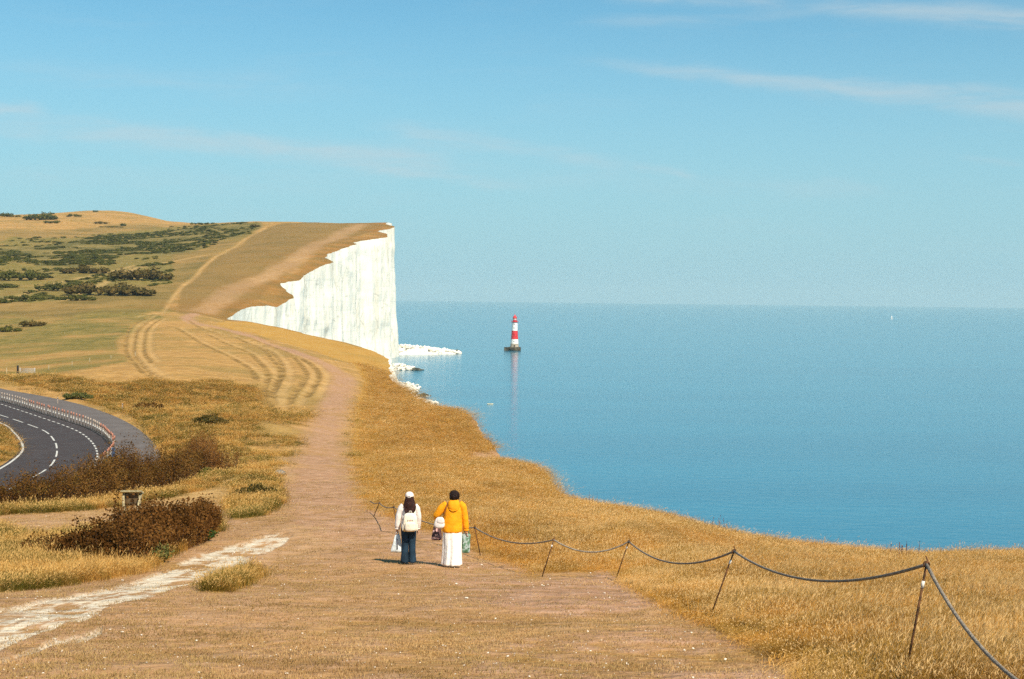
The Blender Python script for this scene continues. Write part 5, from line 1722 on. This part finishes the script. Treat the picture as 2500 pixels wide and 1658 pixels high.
sleeve([(-.12, 0, 1.44), (-.22, .0, 1.37), (-.335, .02, 1.20), (-.37, .08, 1.14), (-.34, .20, 1.07)], [.075, .092, .088, .082, .066], jk, M_YELLOW); sleeve([(.155, 0, 1.45), (.235, 0, 1.38), (.29, 0, 1.10), (.318, .03, .85)], [.075, .090, .080, .064], jk, M_YELLOW)
MB().rings([(.318, .03, .815, .048, .048), (.318, .03, .86, .066, .066)], 14).build('cuff', M_YELLOW, jk)
# hood lying on the back
hd = MB().rings([(.035, -.06, 1.27, .03, .03), (.035, -.10, 1.29, .095, .055), (.035, -.10, 1.36, .135, .075), (.035, -.07, 1.45, .140, .085), (.035, -.03, 1.52, .115, .085), (.035, -.01, 1.555, .085, .075)], 28, lambda a, i: 1+.02*math.sin(7*a+i)).build('hood', M_YELLOW, jk, sub=1)
MB().tube([(.035+.115*math.cos(a_), -.085-.085*abs(math.sin(a_)), 1.375+.07*math.sin(a_)) for a_ in np.linspace(math.pi*1.02, math.pi*1.98, 14)], .011, 8).build('hood_seam', M_YELLOW, hd, sub=1)
v_, f_ = ico(4); m = MB()
for x, y, z in v_:
    k = 1+.07*float(vnoise(x*4, y*4+z*3))+.05*float(vnoise(x*9+4, z*9+y*5)); k *= 1 if (y < .35 or z > .25) else .84
    m.v.append((.042+x*.118*k, -.012+y*.118*k, 1.628+z*.122*k))
m.f = list(f_); hr = m.build('hair', M_HAIR2, mo)
r0 = random.Random(9); m = MB()
for k in range(260):
    d_ = Vector((r0.gauss(0, 1), r0.gauss(-.3, 1), r0.gauss(.2, 1))).normalized(); c = Vector((.042, -.012, 1.628))+Vector((d_.x*.118, d_.y*.118, d_.z*.122)); e = (d_+Vector((r0.gauss(0, .5), r0.gauss(0, .5), r0.gauss(-.3, .5)))).normalized()*.028; s_ = d_.cross(e).normalized()*.005 if d_.cross(e).length > 1e-4 else Vector((.005, 0, 0))
    b = len(m.v); m.v += [tuple(c-s_), tuple(c+s_), tuple(c+e)]; m.f.append((b, b+1, b+2))
o = m.build('tufts', M_HAIR2, hr, smooth=False); o['kind'] = 'stuff'
# shoulder bag with strap
sbg = empty('shoulder_bag', P+Vector((-.29, -.10, .90))); tag(sbg, 'white shoulder bag on a brown strap at the amber jacket', 'bag')
rounded(sbg, 'pouch', M_TOTE, (.0, 0, .12), .115, .060, .13, 2.6, -.30)
rounded(sbg, 'flap', M_TOTE, (.03, -.045, .18), .085, .03, .075, 2.6, -.2)
MB().tube([(.075, -.005, .235), (.12, -.06, .34), (.165, -.04, .50), (.185, .06, .60), (.185, .15, .585), (.15, .22, .40), (.04, .13, .24)], [(.012, .005)]*7, 8).build('strap', M_STRAP, sbg, sub=1)
MB().lathe([(.014, .225), (.014, .24)], 10, c=(.075, -.008)).build('ring', M_GREY, sbg)
carrier('print_bag', 'pink and black printed bag hanging below the white shoulder bag', P+Vector((-.345, .24, 0)), .97, .555, .07, .12, .08, M_PINKBAG, 2, True, -.02)
carrier('carrier_bag', 'green printed plastic bag in the right hand of the amber jacket walker', P+Vector((.325, .05, 0)), .76, .30, .10, .085, .05, M_GREENBAG, 3, True, -.015)

# ------------------------------------------------------------------ sea haze in the air
hm = bpy.data.materials.new('sea_air'); hm.use_nodes = True; t = NT(hm.node_tree)
pv = t.n('ShaderNodeVolumePrincipled', i_Color=(.66, .93, 1.0), i_Density=HAZE_DENSITY if 'HAZE_DENSITY' in globals() else 4.2e-5, i_Anisotropy=-.05)
oo = t.n('ShaderNodeOutputMaterial'); t.put(oo.inputs['Volume'], pv.outputs[0])
hz = MB().box((-14600, -2600, -2), (14600, 20200, 215)).build('haze', hm, smooth=False); tag(hz, 'thin pale sea haze lying over the whole view', kind='stuff')
